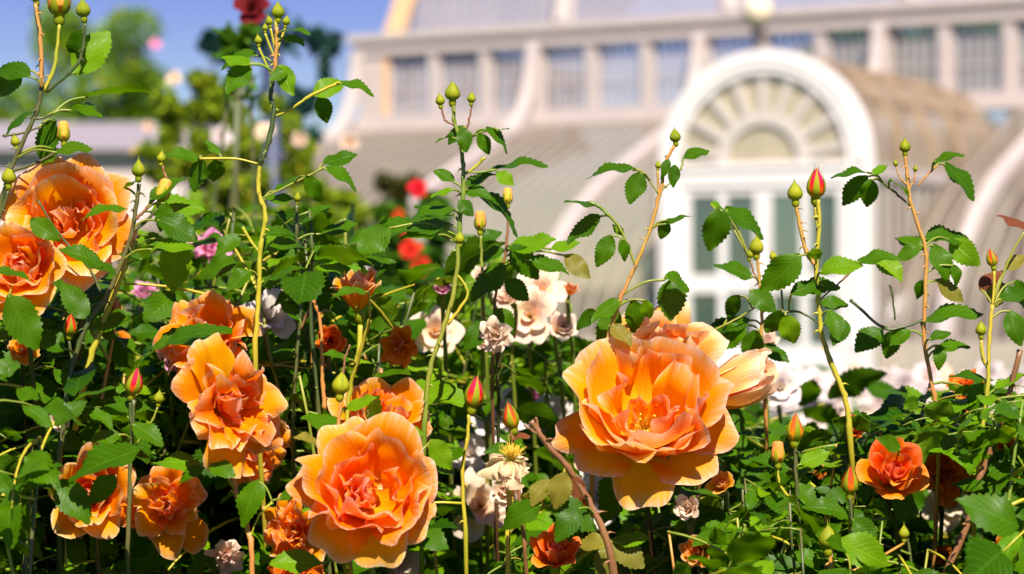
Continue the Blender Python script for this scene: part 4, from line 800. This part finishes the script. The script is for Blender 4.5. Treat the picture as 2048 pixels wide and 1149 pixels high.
rose('bloom_stem', 'largest open yellow apricot rose right of centre, stamens showing', 'rose', 1.58, [([(1290, 960, .06), (1305, 1100, .08)], 2.6, 'dark')],
     leaves=[(1250, 940, 1200, 1050, .6, 'leaf', .05), (1340, 990, 1440, 960, .3, 'leaf', .06)],
     blooms=[dict(x=1292, y=838, r=212, mask=.8, ax=(-.06, -1, .80), style='open', seed=8, mat='gold', guard=[(-92, .92, .40, 112, 5), (-48, .86, .46, 96, 5), (-140, .80, .42, 90, 12), (-172, .90, .32, 104, 5), (-8, .88, .40, 84, 10), (60, .85, .4, 66, 5), (120, .85, .4, 66, 5)], n=17, stam=34)], group=FAM)
rose('bloom_stem', 'spiky petalled apricot rose peeping over the top of the largest rose', 'rose', 1.68, [([(1330, 850, .05), (1340, 1000, .07)], 2.4, 'dark')],
     blooms=[dict(x=1325, y=728, r=140, ax=(.05, -1, .6), style='loose', seed=88, mat='lemon')], group=FAM)
rose('bloom_stem', 'long closed apricot bloom leaning right beside the largest rose', 'rose', 1.66, [([(1420, 850, .04), (1400, 960, .06), (1380, 1100, .08)], 2.2, 'brown')],
     blooms=[dict(x=1420, y=795, r=84, ax=(.86, -.2, .45), style='shut', seed=93, back=0.1, mask=1.6, mat='lemon', dz=-.05)], group=FAM)
rose('bud_stem', 'tall stem in the middle topped by three yellow green buds', 'rose stem', 1.62,
     [([(907, 205), (908, 240), (920, 280), (926, 330), (926, 390), (918, 460), (912, 560), (890, 650), (860, 740), (850, 850)], 1.9, 'green'), ([(884, 218), (890, 240), (908, 250)], .9, 'brown'), ([(943, 210), (938, 245), (924, 285)], .9, 'brown'), ([(924, 290), (955, 268), (985, 258)], .9, 'green'), ([(926, 352), (950, 335), (970, 315)], 1.2, 'yellow'), ([(926, 345), (960, 345), (992, 340)], .9, 'green'), ([(912, 545), (935, 590), (895, 650)], 1.2, 'yellow')],
     leaves=[(928, 252, 895, 288, .8), (900, 275, 868, 280, .4), (926, 255, 932, 305, .8), (955, 268, 985, 308, .8), (970, 258, 1030, 288, .5), (995, 262, 1020, 255, .3), (990, 338, 1093, 310, .25), (995, 345, 1026, 368, .6, 'young'), (930, 372, 990, 345, .5), (925, 380, 985, 385, .5), (908, 365, 870, 335, .5), (905, 380, 860, 390, .5, 'young'), (918, 400, 945, 430, .7), (940, 380, 1060, 432, .35), (910, 420, 810, 425, .35), (900, 430, 830, 400, .5), (900, 450, 720, 455, .3), (780, 455, 712, 510, .8), (770, 470, 700, 480, .5), (870, 470, 800, 470, .5)],
     buds=[(905, 184, 18, 'green', (0, -.1, 1)), (880, 200, 11, 'green', (-.1, 0, 1)), (943, 196, 10, 'green', (.05, 0, 1)), (919, 476, 12, 'green', (0, 0, 1))], group=FAM)
rose('bud_stem', 'short stem with a small orange tipped bud beside the middle stem', 'rose stem', 1.70,
     [([(1016, 420), (1012, 500), (990, 600), (985, 720)], 1.4, 'brown'), ([(962, 470), (965, 540), (985, 610)], 1.3, 'green')],
     leaves=[(1010, 500, 950, 520, .6), (1015, 500, 1110, 470, .4, 'young'), (1020, 490, 1080, 560, .7), (1010, 530, 940, 600, .6), (1060, 520, 1140, 545, .5), (1010, 560, 1060, 600, .7), (990, 620, 1040, 660, .6), (960, 480, 1000, 455, .5), (980, 640, 930, 700, .7), (1100, 500, 1160, 480, .4, 'young'), (1130, 510, 1180, 555, .7, 'bronze')],
     buds=[(1015, 398, 12, 'orange'), (960, 448, 14, 'orange', (0, 0, 1))], group=FAM)
rose('bud_stem', 'slender leafy stem with one small bud in front of the arch at its left', 'rose stem', 1.60,
     [([(1348, 292), (1330, 330), (1320, 390), (1296, 470), (1272, 530), (1245, 590), (1215, 680), (1195, 780)], 1.6, 'redstem'), ([(1270, 530), (1255, 490), (1235, 450), (1200, 415), (1180, 405)], 1.2, 'green'), ([(1320, 385), (1345, 360), (1365, 330)], .8, 'green'), ([(1245, 590), (1290, 565), (1330, 560)], 1.0, 'green'), ([(1318, 390), (1285, 345), (1265, 340)], .8, 'green')],
     leaves=[(1272, 340, 1172, 328, .3), (1282, 345, 1258, 408, .85), (1365, 318, 1418, 292, .3), (1350, 330, 1345, 375, .8), (1338, 320, 1322, 350, .7), (1198, 415, 1130, 395, .4), (1200, 432, 1130, 482, .6), (1225, 450, 1250, 470, .6, 'young'), (1222, 470, 1198, 535, .9), (1240, 480, 1262, 520, .7), (1330, 450, 1378, 415, .4), (1335, 440, 1320, 480, .6), (1340, 560, 1350, 640, .85), (1330, 552, 1385, 575, .5), (1290, 600, 1300, 640, .8, 'young'), (1240, 600, 1180, 640, .5), (1235, 620, 1200, 690, .7), (1265, 600, 1280, 670, .7), (1225, 650, 1260, 690, .6, 'bronze'), (1190, 620, 1150, 660, .6)],
     buds=[(1350, 272, 13, 'green', (-.1, 0, 1)), (1316, 330, 7, 'green')], group=FAM)
rose('bud_stem', 'stem with two buds in front of the door, one showing bright red', 'rose stem', 1.60,
     [([(1636, 400), (1638, 460), (1632, 530), (1638, 600), (1642, 660), (1660, 720), (1688, 790), (1700, 850)], 2.1, 'yellow'), ([(1591, 402), (1600, 455), (1614, 505), (1632, 532)], 1.7, 'redstem'), ([(1640, 600), (1680, 565), (1712, 535)], .8, 'brown'), ([(1642, 650), (1600, 625), (1560, 625)], .9, 'dark')],
     leaves=[(1640, 545, 1718, 510, .5, 'young'), (1715, 525, 1795, 500, .4), (1755, 508, 1802, 562, .85, 'young'), (1632, 520, 1625, 490, .5, 'young'), (1600, 510, 1525, 590, .8), (1560, 560, 1600, 505, .8), (1560, 620, 1540, 680, .8), (1570, 630, 1590, 690, .8, 'young'), (1640, 610, 1700, 600, .6), (1660, 620, 1680, 680, .8), (1600, 580, 1680, 560, .5), (1690, 640, 1670, 690, .7), (1580, 590, 1640, 560, .5)],
     buds=[(1590, 384, 18, 'green', (-.05, 0, 1)), (1632, 374, 24, 'red', (0.02, -.15, 1))], group=FAM)
rose('bud_stem', 'lower stem with one plump round bud left of the red tipped pair', 'rose stem', 1.70,
     [([(1514, 515), (1519, 560), (1524, 620), (1522, 700), (1530, 800)], 1.6, 'redstem'), ([(1500, 520), (1508, 545), (1520, 570)], .8, 'brown'), ([(1545, 525), (1540, 550), (1522, 580)], .8, 'brown'), ([(1520, 610), (1470, 640), (1430, 660)], .9, 'green')],
     leaves=[(1505, 555, 1432, 518, .6), (1440, 415, 1430, 508, .9), (1420, 410, 1455, 415, .6, 'young'), (1448, 418, 1540, 462, .45), (1500, 580, 1550, 620, .6), (1500, 640, 1390, 680, .4), (1490, 650, 1440, 700, .7), (1510, 660, 1500, 730, .8), (1530, 640, 1580, 650, .6), (1460, 640, 1420, 690, .6), (1520, 690, 1580, 720, .5), (1480, 590, 1440, 640, .7)],
     buds=[(1513, 492, 17, 'green', (0, -.05, 1)), (1500, 508, 9, 'green'), (1546, 512, 9, 'green')], group=FAM)
rose('bud_stem', 'slender stem with one pointed bud over tiny buds right of the arch', 'rose stem', 1.64,
     [([(1810, 312), (1814, 350), (1820, 400), (1836, 450), (1852, 510), (1850, 600), (1850, 690), (1868, 790), (1875, 860)], 1.7, 'redstem'), ([(1792, 335), (1800, 355), (1816, 372)], .7, 'redstem'), ([(1830, 345), (1828, 362), (1818, 378)], .7, 'redstem'), ([(1836, 372), (1855, 350), (1875, 330)], .8, 'redstem'), ([(1820, 412), (1790, 385), (1765, 365)], 1.0, 'dark'), ([(1850, 640), (1805, 655), (1765, 655), (1700, 600)], 1.1, 'dark'), ([(1790, 640), (1785, 590), (1780, 570)], 1.0, 'dark')],
     leaves=[(1738, 346, 1668, 338, .3), (1735, 352, 1684, 412, .7), (1742, 358, 1736, 418, .8), (1745, 350, 1778, 328, .5, 'young'), (1778, 362, 1832, 372, .35), (1868, 325, 1926, 298, .35), (1888, 328, 1962, 388, .4), (1880, 320, 1860, 332, .4), (1850, 480, 1938, 462, .4), (1840, 490, 1795, 520, .6), (1900, 480, 1958, 530, .8, 'young'), (1865, 490, 1905, 555, .85), (1845, 560, 1830, 600, .9), (1870, 560, 1932, 602, .6, 'bronze'), (1838, 645, 1966, 618, .25), (1765, 660, 1710, 700, .6), (1790, 660, 1770, 720, .7), (1820, 660, 1780, 690, .6), (1860, 680, 1900, 660, .4), (1880, 690, 1880, 740, .8), (1850, 500, 1790, 470, .5), (1870, 700, 1940, 680, .4), (1905, 530, 1925, 570, .7)],
     buds=[(1810, 292, 13, 'green', (0, 0, 1)), (1791, 326, 6, 'green'), (1831, 337, 6, 'green')], group=FAM)
rose('bud_stem', 'bronze leaved stem at the right edge with a red tipped bud', 'rose stem', 1.58,
     [([(1985, 610), (1978, 680), (1975, 780), (1960, 900)], 1.8, 'yellow'), ([(2040, 700), (2010, 820), (1975, 920), (1950, 980), (1935, 1050), (1890, 1150)], 2.6, 'brown'), ([(1960, 690), (1965, 720), (1978, 740)], 1.0, 'green')],
     leaves=[(1990, 615, 1998, 535, .9, 'bronze'), (1960, 582, 1998, 530, .3, 'rust'), (2055, 460, 1996, 424, .4, 'rust'), (2010, 540, 2055, 510, .7, 'bronze'), (2000, 600, 2060, 570, .7), (2020, 620, 2040, 690, .8), (2030, 560, 2050, 620, .7), (1990, 780, 2060, 740, .3, 'young'), (2000, 800, 2050, 850, .6), (1960, 850, 2000, 900, .7), (1985, 770, 1930, 820, .6), (1970, 760, 1900, 740, .4), (1980, 830, 1920, 850, .5, 'young'), (2000, 900, 2040, 950, .7)],
     buds=[(1984, 520, 14, 'red', (-.2, 0, 1)), (1962, 658, 13, 'green', (0, 0, 1))], group=FAM)
rose('bud_stem', 'stem with a fat green bud above the lowest open rose', 'rose stem', 1.54, [([(683, 795), (678, 860), (690, 1000)], 1.8, 'redstem'), ([(700, 690), (690, 720), (684, 780)], .9, 'brown')],
     leaves=[(680, 850, 600, 830, .4), (690, 820, 750, 790, .4, 'young'), (640, 890, 590, 870, .5, 'bronze')], buds=[(682, 768, 21, 'green', (.1, 0, 1))], group=FAM)
rose('bud_stem', 'red and green bud at left below the horizontal leaf', 'rose stem', 1.56, [([(268, 800), (262, 900), (255, 1100)], 2.0, 'dark'), ([(315, 815), (300, 850), (265, 900)], 1.0, 'green')],
     leaves=[(250, 830, 150, 790, .6), (265, 850, 330, 880, .5), (240, 870, 180, 880, .7), (270, 850, 240, 920, .7)], buds=[(268, 770, 22, 'red', (.25, -.2, 1)), (318, 795, 12, 'green')], group=FAM)
rose('bud_stem', 'tall orange red bud opening, in front of the centre greenery', 'rose stem', 1.66, [([(938, 830), (935, 880), (925, 940), (930, 1060)], 1.7, 'yellow')], leaves=[(930, 900, 880, 930, .5)],
     buds=[(948, 792, 25, 'red', (.16, -.05, 1))], group=FAM)
rose('bud_stem', 'red yellow bud beside the brown dead stem in the centre', 'rose stem', 1.60, [([(1022, 862), (1028, 900), (1040, 1000), (1050, 1100)], 1.7, 'brown')], leaves=[(1030, 900, 980, 880, .5), (1020, 880, 1060, 870, .3, 'rust')],
     buds=[(1022, 838, 21, 'red', (-.2, -.1, 1))], group=FAM)
rose('bud_stem', 'red bud with dark sepals right of the largest rose', 'rose stem', 1.60, [([(1590, 890), (1592, 950), (1600, 1100)], 1.8, 'dark'), ([(1555, 925), (1560, 970), (1592, 1010)], 1.0, 'yellow')], leaves=[(1580, 940, 1500, 910, .5), (1600, 930, 1660, 900, .5, 'young'), (1590, 970, 1640, 1000, .6)],
     buds=[(1590, 862, 22, 'red', (.05, -.05, 1)), (1556, 912, 16, 'orange', (0, 0, 1))], group=FAM)
rose('bud_stem', 'red striped bud just left of the orange half open rose', 'rose stem', 1.58, [([(1700, 995), (1703, 1050), (1710, 1150)], 1.8, 'dark')], leaves=[(1700, 1030, 1620, 1000, .5), (1705, 1040, 1760, 1080, .7)],
     buds=[(1700, 968, 22, 'red', (0, -.15, 1))], group=FAM)
rose('bud_stem', 'pointed pale green bud near the bottom right', 'rose stem', 1.52, [([(1660, 1105), (1662, 1150), (1665, 1250)], 1.9, 'redstem')], leaves=[(1680, 1080, 1780, 1130, .8, 'young'), (1650, 1130, 1580, 1100, .6), (1670, 1140, 1720, 1180, .6)],
     buds=[(1656, 1076, 22, 'green', (0, 0, 1)), (1808, 1065, 13, 'green', (0, 0, 1), .05)], group=FAM)
rose('bloom_stem', 'half open deep orange rose at the lower right', 'rose', 1.60, [([(1790, 1000, .03), (1800, 1150, .05)], 2.2, 'dark')], leaves=[(1830, 960, 1800, 1050, .7), (1800, 900, 1760, 870, .6, 'leaf', -.04)],
     blooms=[dict(x=1782, y=955, r=98, mask=1.0, ax=(.05, -.9, .5), style='half', seed=101, mat='deep')], group=FAM)
rose('bloom_stem', 'small shaded orange rose beside the thick brown cane at right', 'rose', 1.66, [([(1885, 980, .03), (1880, 1150, .05)], 2.2, 'dark')], blooms=[dict(x=1890, y=945, r=64, ax=(.2, -1, .3), style='loose', seed=107, mat='deep')], group=FAM)
rose('bloom_stem', 'orange rose in leaf shade at the lower left', 'rose', 1.58, [([(190, 1060, .03), (200, 1200, .05)], 2.2, 'dark')], leaves=[(120, 960, 170, 1050, .7, 'leaf', -.08), (280, 900, 130, 950, .4, 'leaf', -.09), (230, 950, 180, 1010, .8, 'leaf', -.07)],
     blooms=[dict(x=190, y=990, r=128, ax=(-.05, -1, .15), style='half', seed=113)], group=FAM)
rose('bloom_stem', 'frilly apricot rose partly shaded, right of the dark cane at lower left', 'rose', 1.62, [([(330, 1050, .03), (330, 1200, .05)], 2.2, 'dark')], blooms=[dict(x=335, y=1012, r=98, ax=(.1, -1, .25), style='loose', seed=119)], group=FAM)
rose('bloom_stem', 'bright orange rose at the bottom edge between the two largest', 'rose', 1.56, [([(1110, 1180, .03), (1110, 1300, .05)], 2.2, 'redstem')], leaves=[(1215, 1080, 1140, 1095, .6, 'bronze'), (1220, 1080, 1290, 1130, .6, 'bronze'), (1215, 1090, 1210, 1160, .8, 'bronze'), (1225, 1085, 1300, 1070, .4, 'young')],
     blooms=[dict(x=1110, y=1118, r=72, ax=(0, -.7, .8), style='half', seed=127, mat='deep')], group=FAM)
for x, y, d, r, sd_, mt, lb in ((50, 762, 1.8, 48, 1, 'apricot', 'small orange rose glimpsed at the left edge under dark leaves'), (90, 1010, 1.8, 42, 2, 'deep', 'tiny deep orange rose in deep shade near the lower left corner'), (300, 862, 1.85, 52, 3, 'deep', 'dull orange rose behind the red green bud at left'),
                             (235, 705, 1.9, 46, 4, 'deep', 'reddish rose behind the yellow cane at left'), (720, 765, 1.85, 62, 5, 'apricot', 'orange rose behind the fat green bud near the centre'), (1620, 1125, 1.8, 60, 6, 'pale', 'blush rose at the bottom edge below the pointed green bud'),
                             (590, 1145, 1.6, 60, 7, 'deep', 'orange rose cut by the bottom edge left of the lowest open rose'), (440, 1000, 1.85, 60, 8, 'apricot', 'shaded apricot rose behind the forked reddish stem'), (1300, 1120, 1.95, 55, 9, 'pale', 'pale peach rose at the bottom edge under the largest rose'),
                             (170, 1110, 1.75, 48, 10, 'apricot', 'apricot rose at the bottom left among dark canes'), (1640, 970, 1.9, 40, 11, 'apricot', 'small orange rose behind the red striped bud')):
    rose('bloom_stem', lb, 'rose', d, [([(x, y + r, .03), (x + 5, y + r + 150, .05)], 2.0, 'dark')], blooms=[dict(x=x, y=y, r=r, ax=(U(-.4, .4), -1, U(-.1, .6)), style='loose' if sd_ % 2 else 'half', seed=200 + sd_, mat=mt, n=9, mask=.7)], group=FAM)
for i in range(70):
    q = random.Random(5000 + i); x = q.uniform(20, 2030); y = q.uniform(620 if x < 1100 else 780, 1140); d = q.uniform(1.52, 1.8); far = q.random() < .2
    if any(((x - m[0]) / (m[2] + 25)) ** 2 + ((y - m[1]) / (m[3] + 25)) ** 2 < 1 for m in MASKS): continue
    mk = 'pale' if far else ('apricot', 'deep', 'apricot')[i % 3]; zone = 'left' if x < 700 else 'middle' if x < 1350 else 'right'
    rose('small_bloom_stem', f"small {'blush' if far else 'orange' if mk == 'apricot' else 'red orange'} rose glimpsed between leaves in the {zone} part of the bed", 'rose', d, [([(x, y + 30, .02), (x + 4, y + 160, .04)], 1.8, 'dark')], blooms=[dict(x=x, y=y, r=q.uniform(26, 50), ax=(q.uniform(-.7, .7), -1, q.uniform(-.3, .8)), style='half' if i % 2 else 'loose', seed=600 + i, mat=mk, n=7, mask=.55, petals=False)], group=f"small {mk} roses low in the {zone}")
# pale and pink roses a step further back
WF = 'pale and pink roses just behind the front bed'
for x, y, d, r, sd_, mt, st, ax, lb in ((1058, 632, 1.89, 56, 1, 'pale', 'flat', (-.2, -1, .2), 'pale blush rose with orange centre behind the middle leaves'), (1085, 580, 1.91, 49, 2, 'pale', 'flat', (.3, -1, .5), 'cream rose with yellow heart above the blush one in the middle'), (1020, 600, 1.86, 43, 30, 'pale', 'half', (-.4, -.7, .6), 'peach tinted blush rose left of the white one in the middle'), (1120, 660, 1.89, 43, 31, 'pale', 'half', (.3, -.8, .4), 'cream rose under the yellow hearted one in the middle'), (1140, 585, 1.86, 23, 3, 'apricot', 'half', (.3, -.2, 1), 'small peach bud-like rose right of the white one'),
                             (885, 585, 1.78, 28, 4, 'pink', 'half', (0, -.6, .8), 'round lilac pink rose left of the middle stem'), (420, 500, 2.00, 51, 5, 'pink', 'loose', (.4, -.6, .6), 'starry pink rose in the leaves right of the upper left rose'), (575, 600, 1.83, 36, 6, 'pink', 'half', (.3, -1, .3), 'bright pink rose beside the round green bud'),
                             (540, 632, 1.75, 54, 7, 'white', 'flat', (.3, -.8, .5), 'white rose behind the horizontal leaf'), (290, 595, 1.94, 38, 8, 'pink', 'half', (0, -.6, .8), 'soft pink rose behind the yellow cane'), (340, 728, 1.72, 25, 9, 'pink', 'half', (.6, -1, .3), 'lilac pink petals under the ragged rose at left'),
                             (965, 560, 1.83, 34, 10, 'pale', 'half', (0, -.7, .7), 'blush rose bud beside the middle stem'), (870, 662, 1.94, 51, 11, 'pale', 'flat', (.1, -1, .3), 'peach white rose low behind the lilac pink one'), (965, 690, 1.83, 21, 12, 'pale', 'half', (0, -1, .5), 'round blush bud-like rose under the blush rose'),
                             (1530, 690, 1.94, 36, 13, 'pale', 'half', (.2, -.6, .8), 'blush rose just right of and above the closed bloom'), (1000, 830, 1.94, 56, 14, 'white', 'flat', (0, -1, .4), 'white rose behind the red yellow bud'), (1110, 835, 2.00, 56, 15, 'white', 'flat', (0, -1, .5), 'white rose left of the largest rose, by the dead stem'),
                             (940, 905, 1.94, 38, 16, 'white', 'flat', (0, -1, .4), 'small white rose right of the lowest open rose'), (960, 1010, 1.89, 64, 17, 'pale', 'flat', (0, -1, .3), 'blush white rose under the spent bloom'), (800, 1120, 1.78, 49, 18, 'pale', 'flat', (.2, -1, .2), 'blush rose at the bottom right of the lowest open rose'),
                             (85, 815, 1.72, 17, 19, 'pink', 'half', (0, -1, .5), 'tiny magenta rose deep in the left shade'), (1065, 795, 1.94, 23, 20, 'pink', 'half', (0, -1, .5), 'small pink rose left of the largest rose'), (1205, 735, 1.94, 28, 21, 'pink', 'half', (-.2, -1, .4), 'pink petals at the upper left of the largest rose'),
                             (1200, 990, 1.94, 58, 22, 'white', 'flat', (0, -1, .3), 'white rose behind the dead brown stem'), (1560, 770, 2.00, 48, 23, 'white', 'flat', (0, -1, .5), 'white rose right behind the closed bloom'), (1900, 1000, 1.94, 59, 24, 'pale', 'flat', (0, -1, .4), 'pale rose behind the thick brown cane')):
    rose('bloom_stem', lb, 'rose', d, [([(x, y + r, .03), (x + 8, y + r + 140, .05)], 2.2, 'green')], blooms=[dict(x=x, y=y, r=r * (1.15 if st == 'flat' else 1), ax=ax, style=st, seed=400 + sd_, mat=mt, n=9, mask=1.05)], group=WF)
# the brown dead stem and the spent bloom
rose('dead_stem', 'brown broken stem leaning left in the centre between the largest roses', 'rose stem', 1.54, [([(1062, 842), (1095, 890), (1135, 935), (1175, 1000), (1210, 1070), (1225, 1130)], 2.7, 'brown'), ([(1072, 835), (1078, 860), (1090, 885)], 1.2, 'brown'), ([(1048, 850), (1065, 862), (1080, 872)], 1.1, 'brown'), ([(1135, 935), (1115, 960), (1090, 985), (1082, 1020)], 1.2, 'redstem'), ([(1130, 935), (1120, 990), (1112, 1010)], 1.0, 'yellow')],
     leaves=[(1130, 945, 1108, 1020, .5, 'bronze'), (1100, 960, 1060, 1010, .6, 'bronze'), (1060, 985, 1045, 1030, .8, 'bronze'), (1150, 950, 1160, 1010, .3, 'rust'), (1085, 1010, 990, 1050, .5), (1120, 1010, 1150, 1080, .8), (1160, 1015, 1110, 1080, .8), (1100, 1010, 1200, 1040, .6)], group=FAM)
rose('spent_stem', 'spent cream rose with a bare tuft of yellow stamens in the centre', 'rose', 1.56, [([(1025, 990, .01), (1015, 1060), (1018, 1200)], 1.9, 'yellow')],
     blooms=[dict(x=1022, y=920, r=62, ax=(.1, -.5, 1), style='spent', seed=131, mat='dry', stam=110, back=0)], group=FAM)

# ------------------------------------------------------------------ leafy shoots that fill the bed
def ytop(px):
    pts = [(-300, 430), (0, 530), (120, 570), (230, 470), (300, 410), (420, 365), (560, 420), (700, 420), (765, 450), (800, 545), (860, 560), (900, 465), (1000, 450), (1100, 520), (1170, 670), (1260, 780), (1380, 730), (1480, 720), (1600, 740), (1700, 770), (1800, 760), (1900, 770), (2048, 690), (2400, 600)]
    for (a, b), (c, e) in zip(pts, pts[1:]):
        if a <= px <= c: return b + (e - b) * (px - a) / (c - a)
    return 600
def proto(i):
    q = random.Random(900 + i); H = 1.0; lean = (q.uniform(-.16, .16), q.uniform(-.12, .12))
    path = smooth_path([(0, 0, -0.01), (lean[0] * .3, lean[1] * .3, .35), (lean[0] * .8 + q.uniform(-.02, .02), lean[1] * .8, .7), (lean[0] * 1.2 + q.uniform(-.03, .03), lean[1] * 1.2 + q.uniform(-.03, .03), H)], 10); n = len(path); lv = []
    for k in range(28):
        s = 0.68 + 0.32 * (k + q.random() * .7) / 28 if k < 27 else 0.999; j = min(n - 2, int(s * (n - 1))); p = path[j].lerp(path[j + 1], s * (n - 1) - j)
        az = k * 2.4 + q.uniform(-.5, .5); el = q.uniform(-.25, .75); v = Vector((math.cos(az) * math.cos(el), math.sin(az) * math.cos(el), math.sin(el)))
        lv.append((q.randrange(12), frame(p, v, Vector((q.uniform(-.8, .8), q.uniform(-.9, .5), 1))) @ Matrix.Scale(q.uniform(.85, 1.25), 4)))
    path = [p + Vector((q.uniform(-1, 1), q.uniform(-1, 1), 0)) * 0.0014 for p in path]
    mb = MB(); mb.tube(path, [(0.0026 - 0.0018 * k / n) * (1.35 if k % 4 == 0 else 1) for k in range(n)], 7)
    return mb.mesh('cane', M[('green', 'dark', 'dark', 'green', 'dark', 'redstem')[i % 6]]), lv
PROTO = [proto(i) for i in range(8)]
def hidden_ok(w, strict=True):
    px, py = proj(w)
    if py < ytop(px) - 25: return False
    for mx, my, rx, ry, dd in MASKS:
        mg = 42 if rx > 130 else 18 if rx > 60 else 9
        if w.y < dd and ((px - mx) / (rx + mg)) ** 2 + ((py - my) / (ry + mg)) ** 2 < 1: return False
    return True
for root, base, sp, n0 in LOWER:
    if sp[n0 - 1].y > 2.0: continue
    pts = sp[max(0, n0 - 7):]; run = [p for p in pts if p.z > 0.62]
    if len(run) < 2: continue
    for k in range(13):
        f = U(0, len(run) - 1.001); i = int(f); p = run[i].lerp(run[i + 1], f - i); az = U(0, 6.28); el = U(-.2, .8)
        v = Vector((math.cos(az) * math.cos(el), math.sin(az) * math.cos(el), math.sin(el))); m = frame(p, v, Vector((U(-.7, .7), U(-.9, .4), 1))) @ Matrix.Scale(U(.8, 1.2), 4)
        if all(hidden_ok(m @ Vector(c_)) for c_ in ((0, .07, 0), (0, .03, 0), (0, .11, -.02), (.032, .065, 0), (-.032, .065, 0))) and U(0, 1) < .6: me = COMP[rng.randrange(12)]
        elif all(hidden_ok(m @ Vector(c_)) for c_ in ((0, .012, 0), (0, .045, 0), (.02, .022, 0), (-.02, .022, 0))): me = SMALL[rng.randrange(8)]
        else: continue
        link('leaf', me, root, Matrix.Translation(-base) @ m)
nsh = 0
rows = [(1.46, 22), (1.54, 36), (1.63, 50), (1.73, 54), (1.84, 50), (1.96, 36), (2.12, 28), (2.35, 22), (2.7, 14), (3.2, 8)]
for ri, (d0, cnt) in enumerate(rows):
    for k in range(cnt):
        best = None
        for attempt in range(50):
            px = -120 + 2290 * (k + U(-.3, 1.3)) / cnt; d = d0 + U(-.05, .05)
            py = ytop(px) + (U(0, 1) ** 1.3) * (300 if d0 > 1.6 else 260) + (0 if d0 > 1.6 else 220 if d0 < 1.5 else 90)
            if d0 > 1.8 and px > 1120: py += 60 + 40 * (px > 1450)
            top = P(px, py, d); me, lv = PROTO[rng.randrange(8)]; sc = top.z
            rot = Matrix.Rotation(U(0, 6.28), 4, 'Z'); tip = rot @ Vector(me.vertices[-1].co)
            mw = Matrix.Translation((top.x - tip.x * sc, d - tip.y * sc, 0)) @ rot @ Matrix.Scale(sc, 4)
            if not all(hidden_ok(mw @ me.vertices[j].co) or proj(mw @ me.vertices[j].co)[1] > 1200 for j in range(len(me.vertices) * 3 // 5, len(me.vertices), 14)): continue
            keep = []; big = 0
            for i, m in lv:
                if all(hidden_ok(mw @ (m @ Vector(p_))) for p_ in ((0, .07, 0), (0, .03, 0), (0, .11, -.02), (.032, .065, 0), (-.032, .065, 0))): keep.append((COMP[i], m)); big += 1
                elif all(hidden_ok(mw @ (m @ Vector(p_))) for p_ in ((0, .012, 0), (0, .045, 0), (.02, .022, 0), (-.02, .022, 0))): keep.append((SMALL[i % 8], m))
            if not any(m is lv[-1][1] for _, m in keep): continue
            sc_ = len(keep) + big
            if best is None or sc_ > best[4]: best = (keep, mw, me, px, sc_)
            if sc_ > 44: break
        if best is None or len(best[0]) < 9: continue
        keep, mw, me, px, _ = best
        t = bpy.data.objects.new('leafy_shoot', None); C.objects.link(t); t.empty_display_size = .05; t.matrix_world = mw
        zone = 'left' if px < 700 else 'middle' if px < 1350 else 'right'
        row = 'nearest' if d0 < 1.6 else 'second' if d0 < 2.0 else 'hindmost'
        tag(t, f'flowerless leafy rose shoot among those filling the {row} rows, {zone} of the bed', 'rose shoot', f'leafy rose shoots in the {row} rows at the {zone}')
        link('cane', me, t)
        for i, m in keep: link('leaf', i, t, m)
        nsh += 1
print('shoots', nsh, 'objects', len(bpy.data.objects))
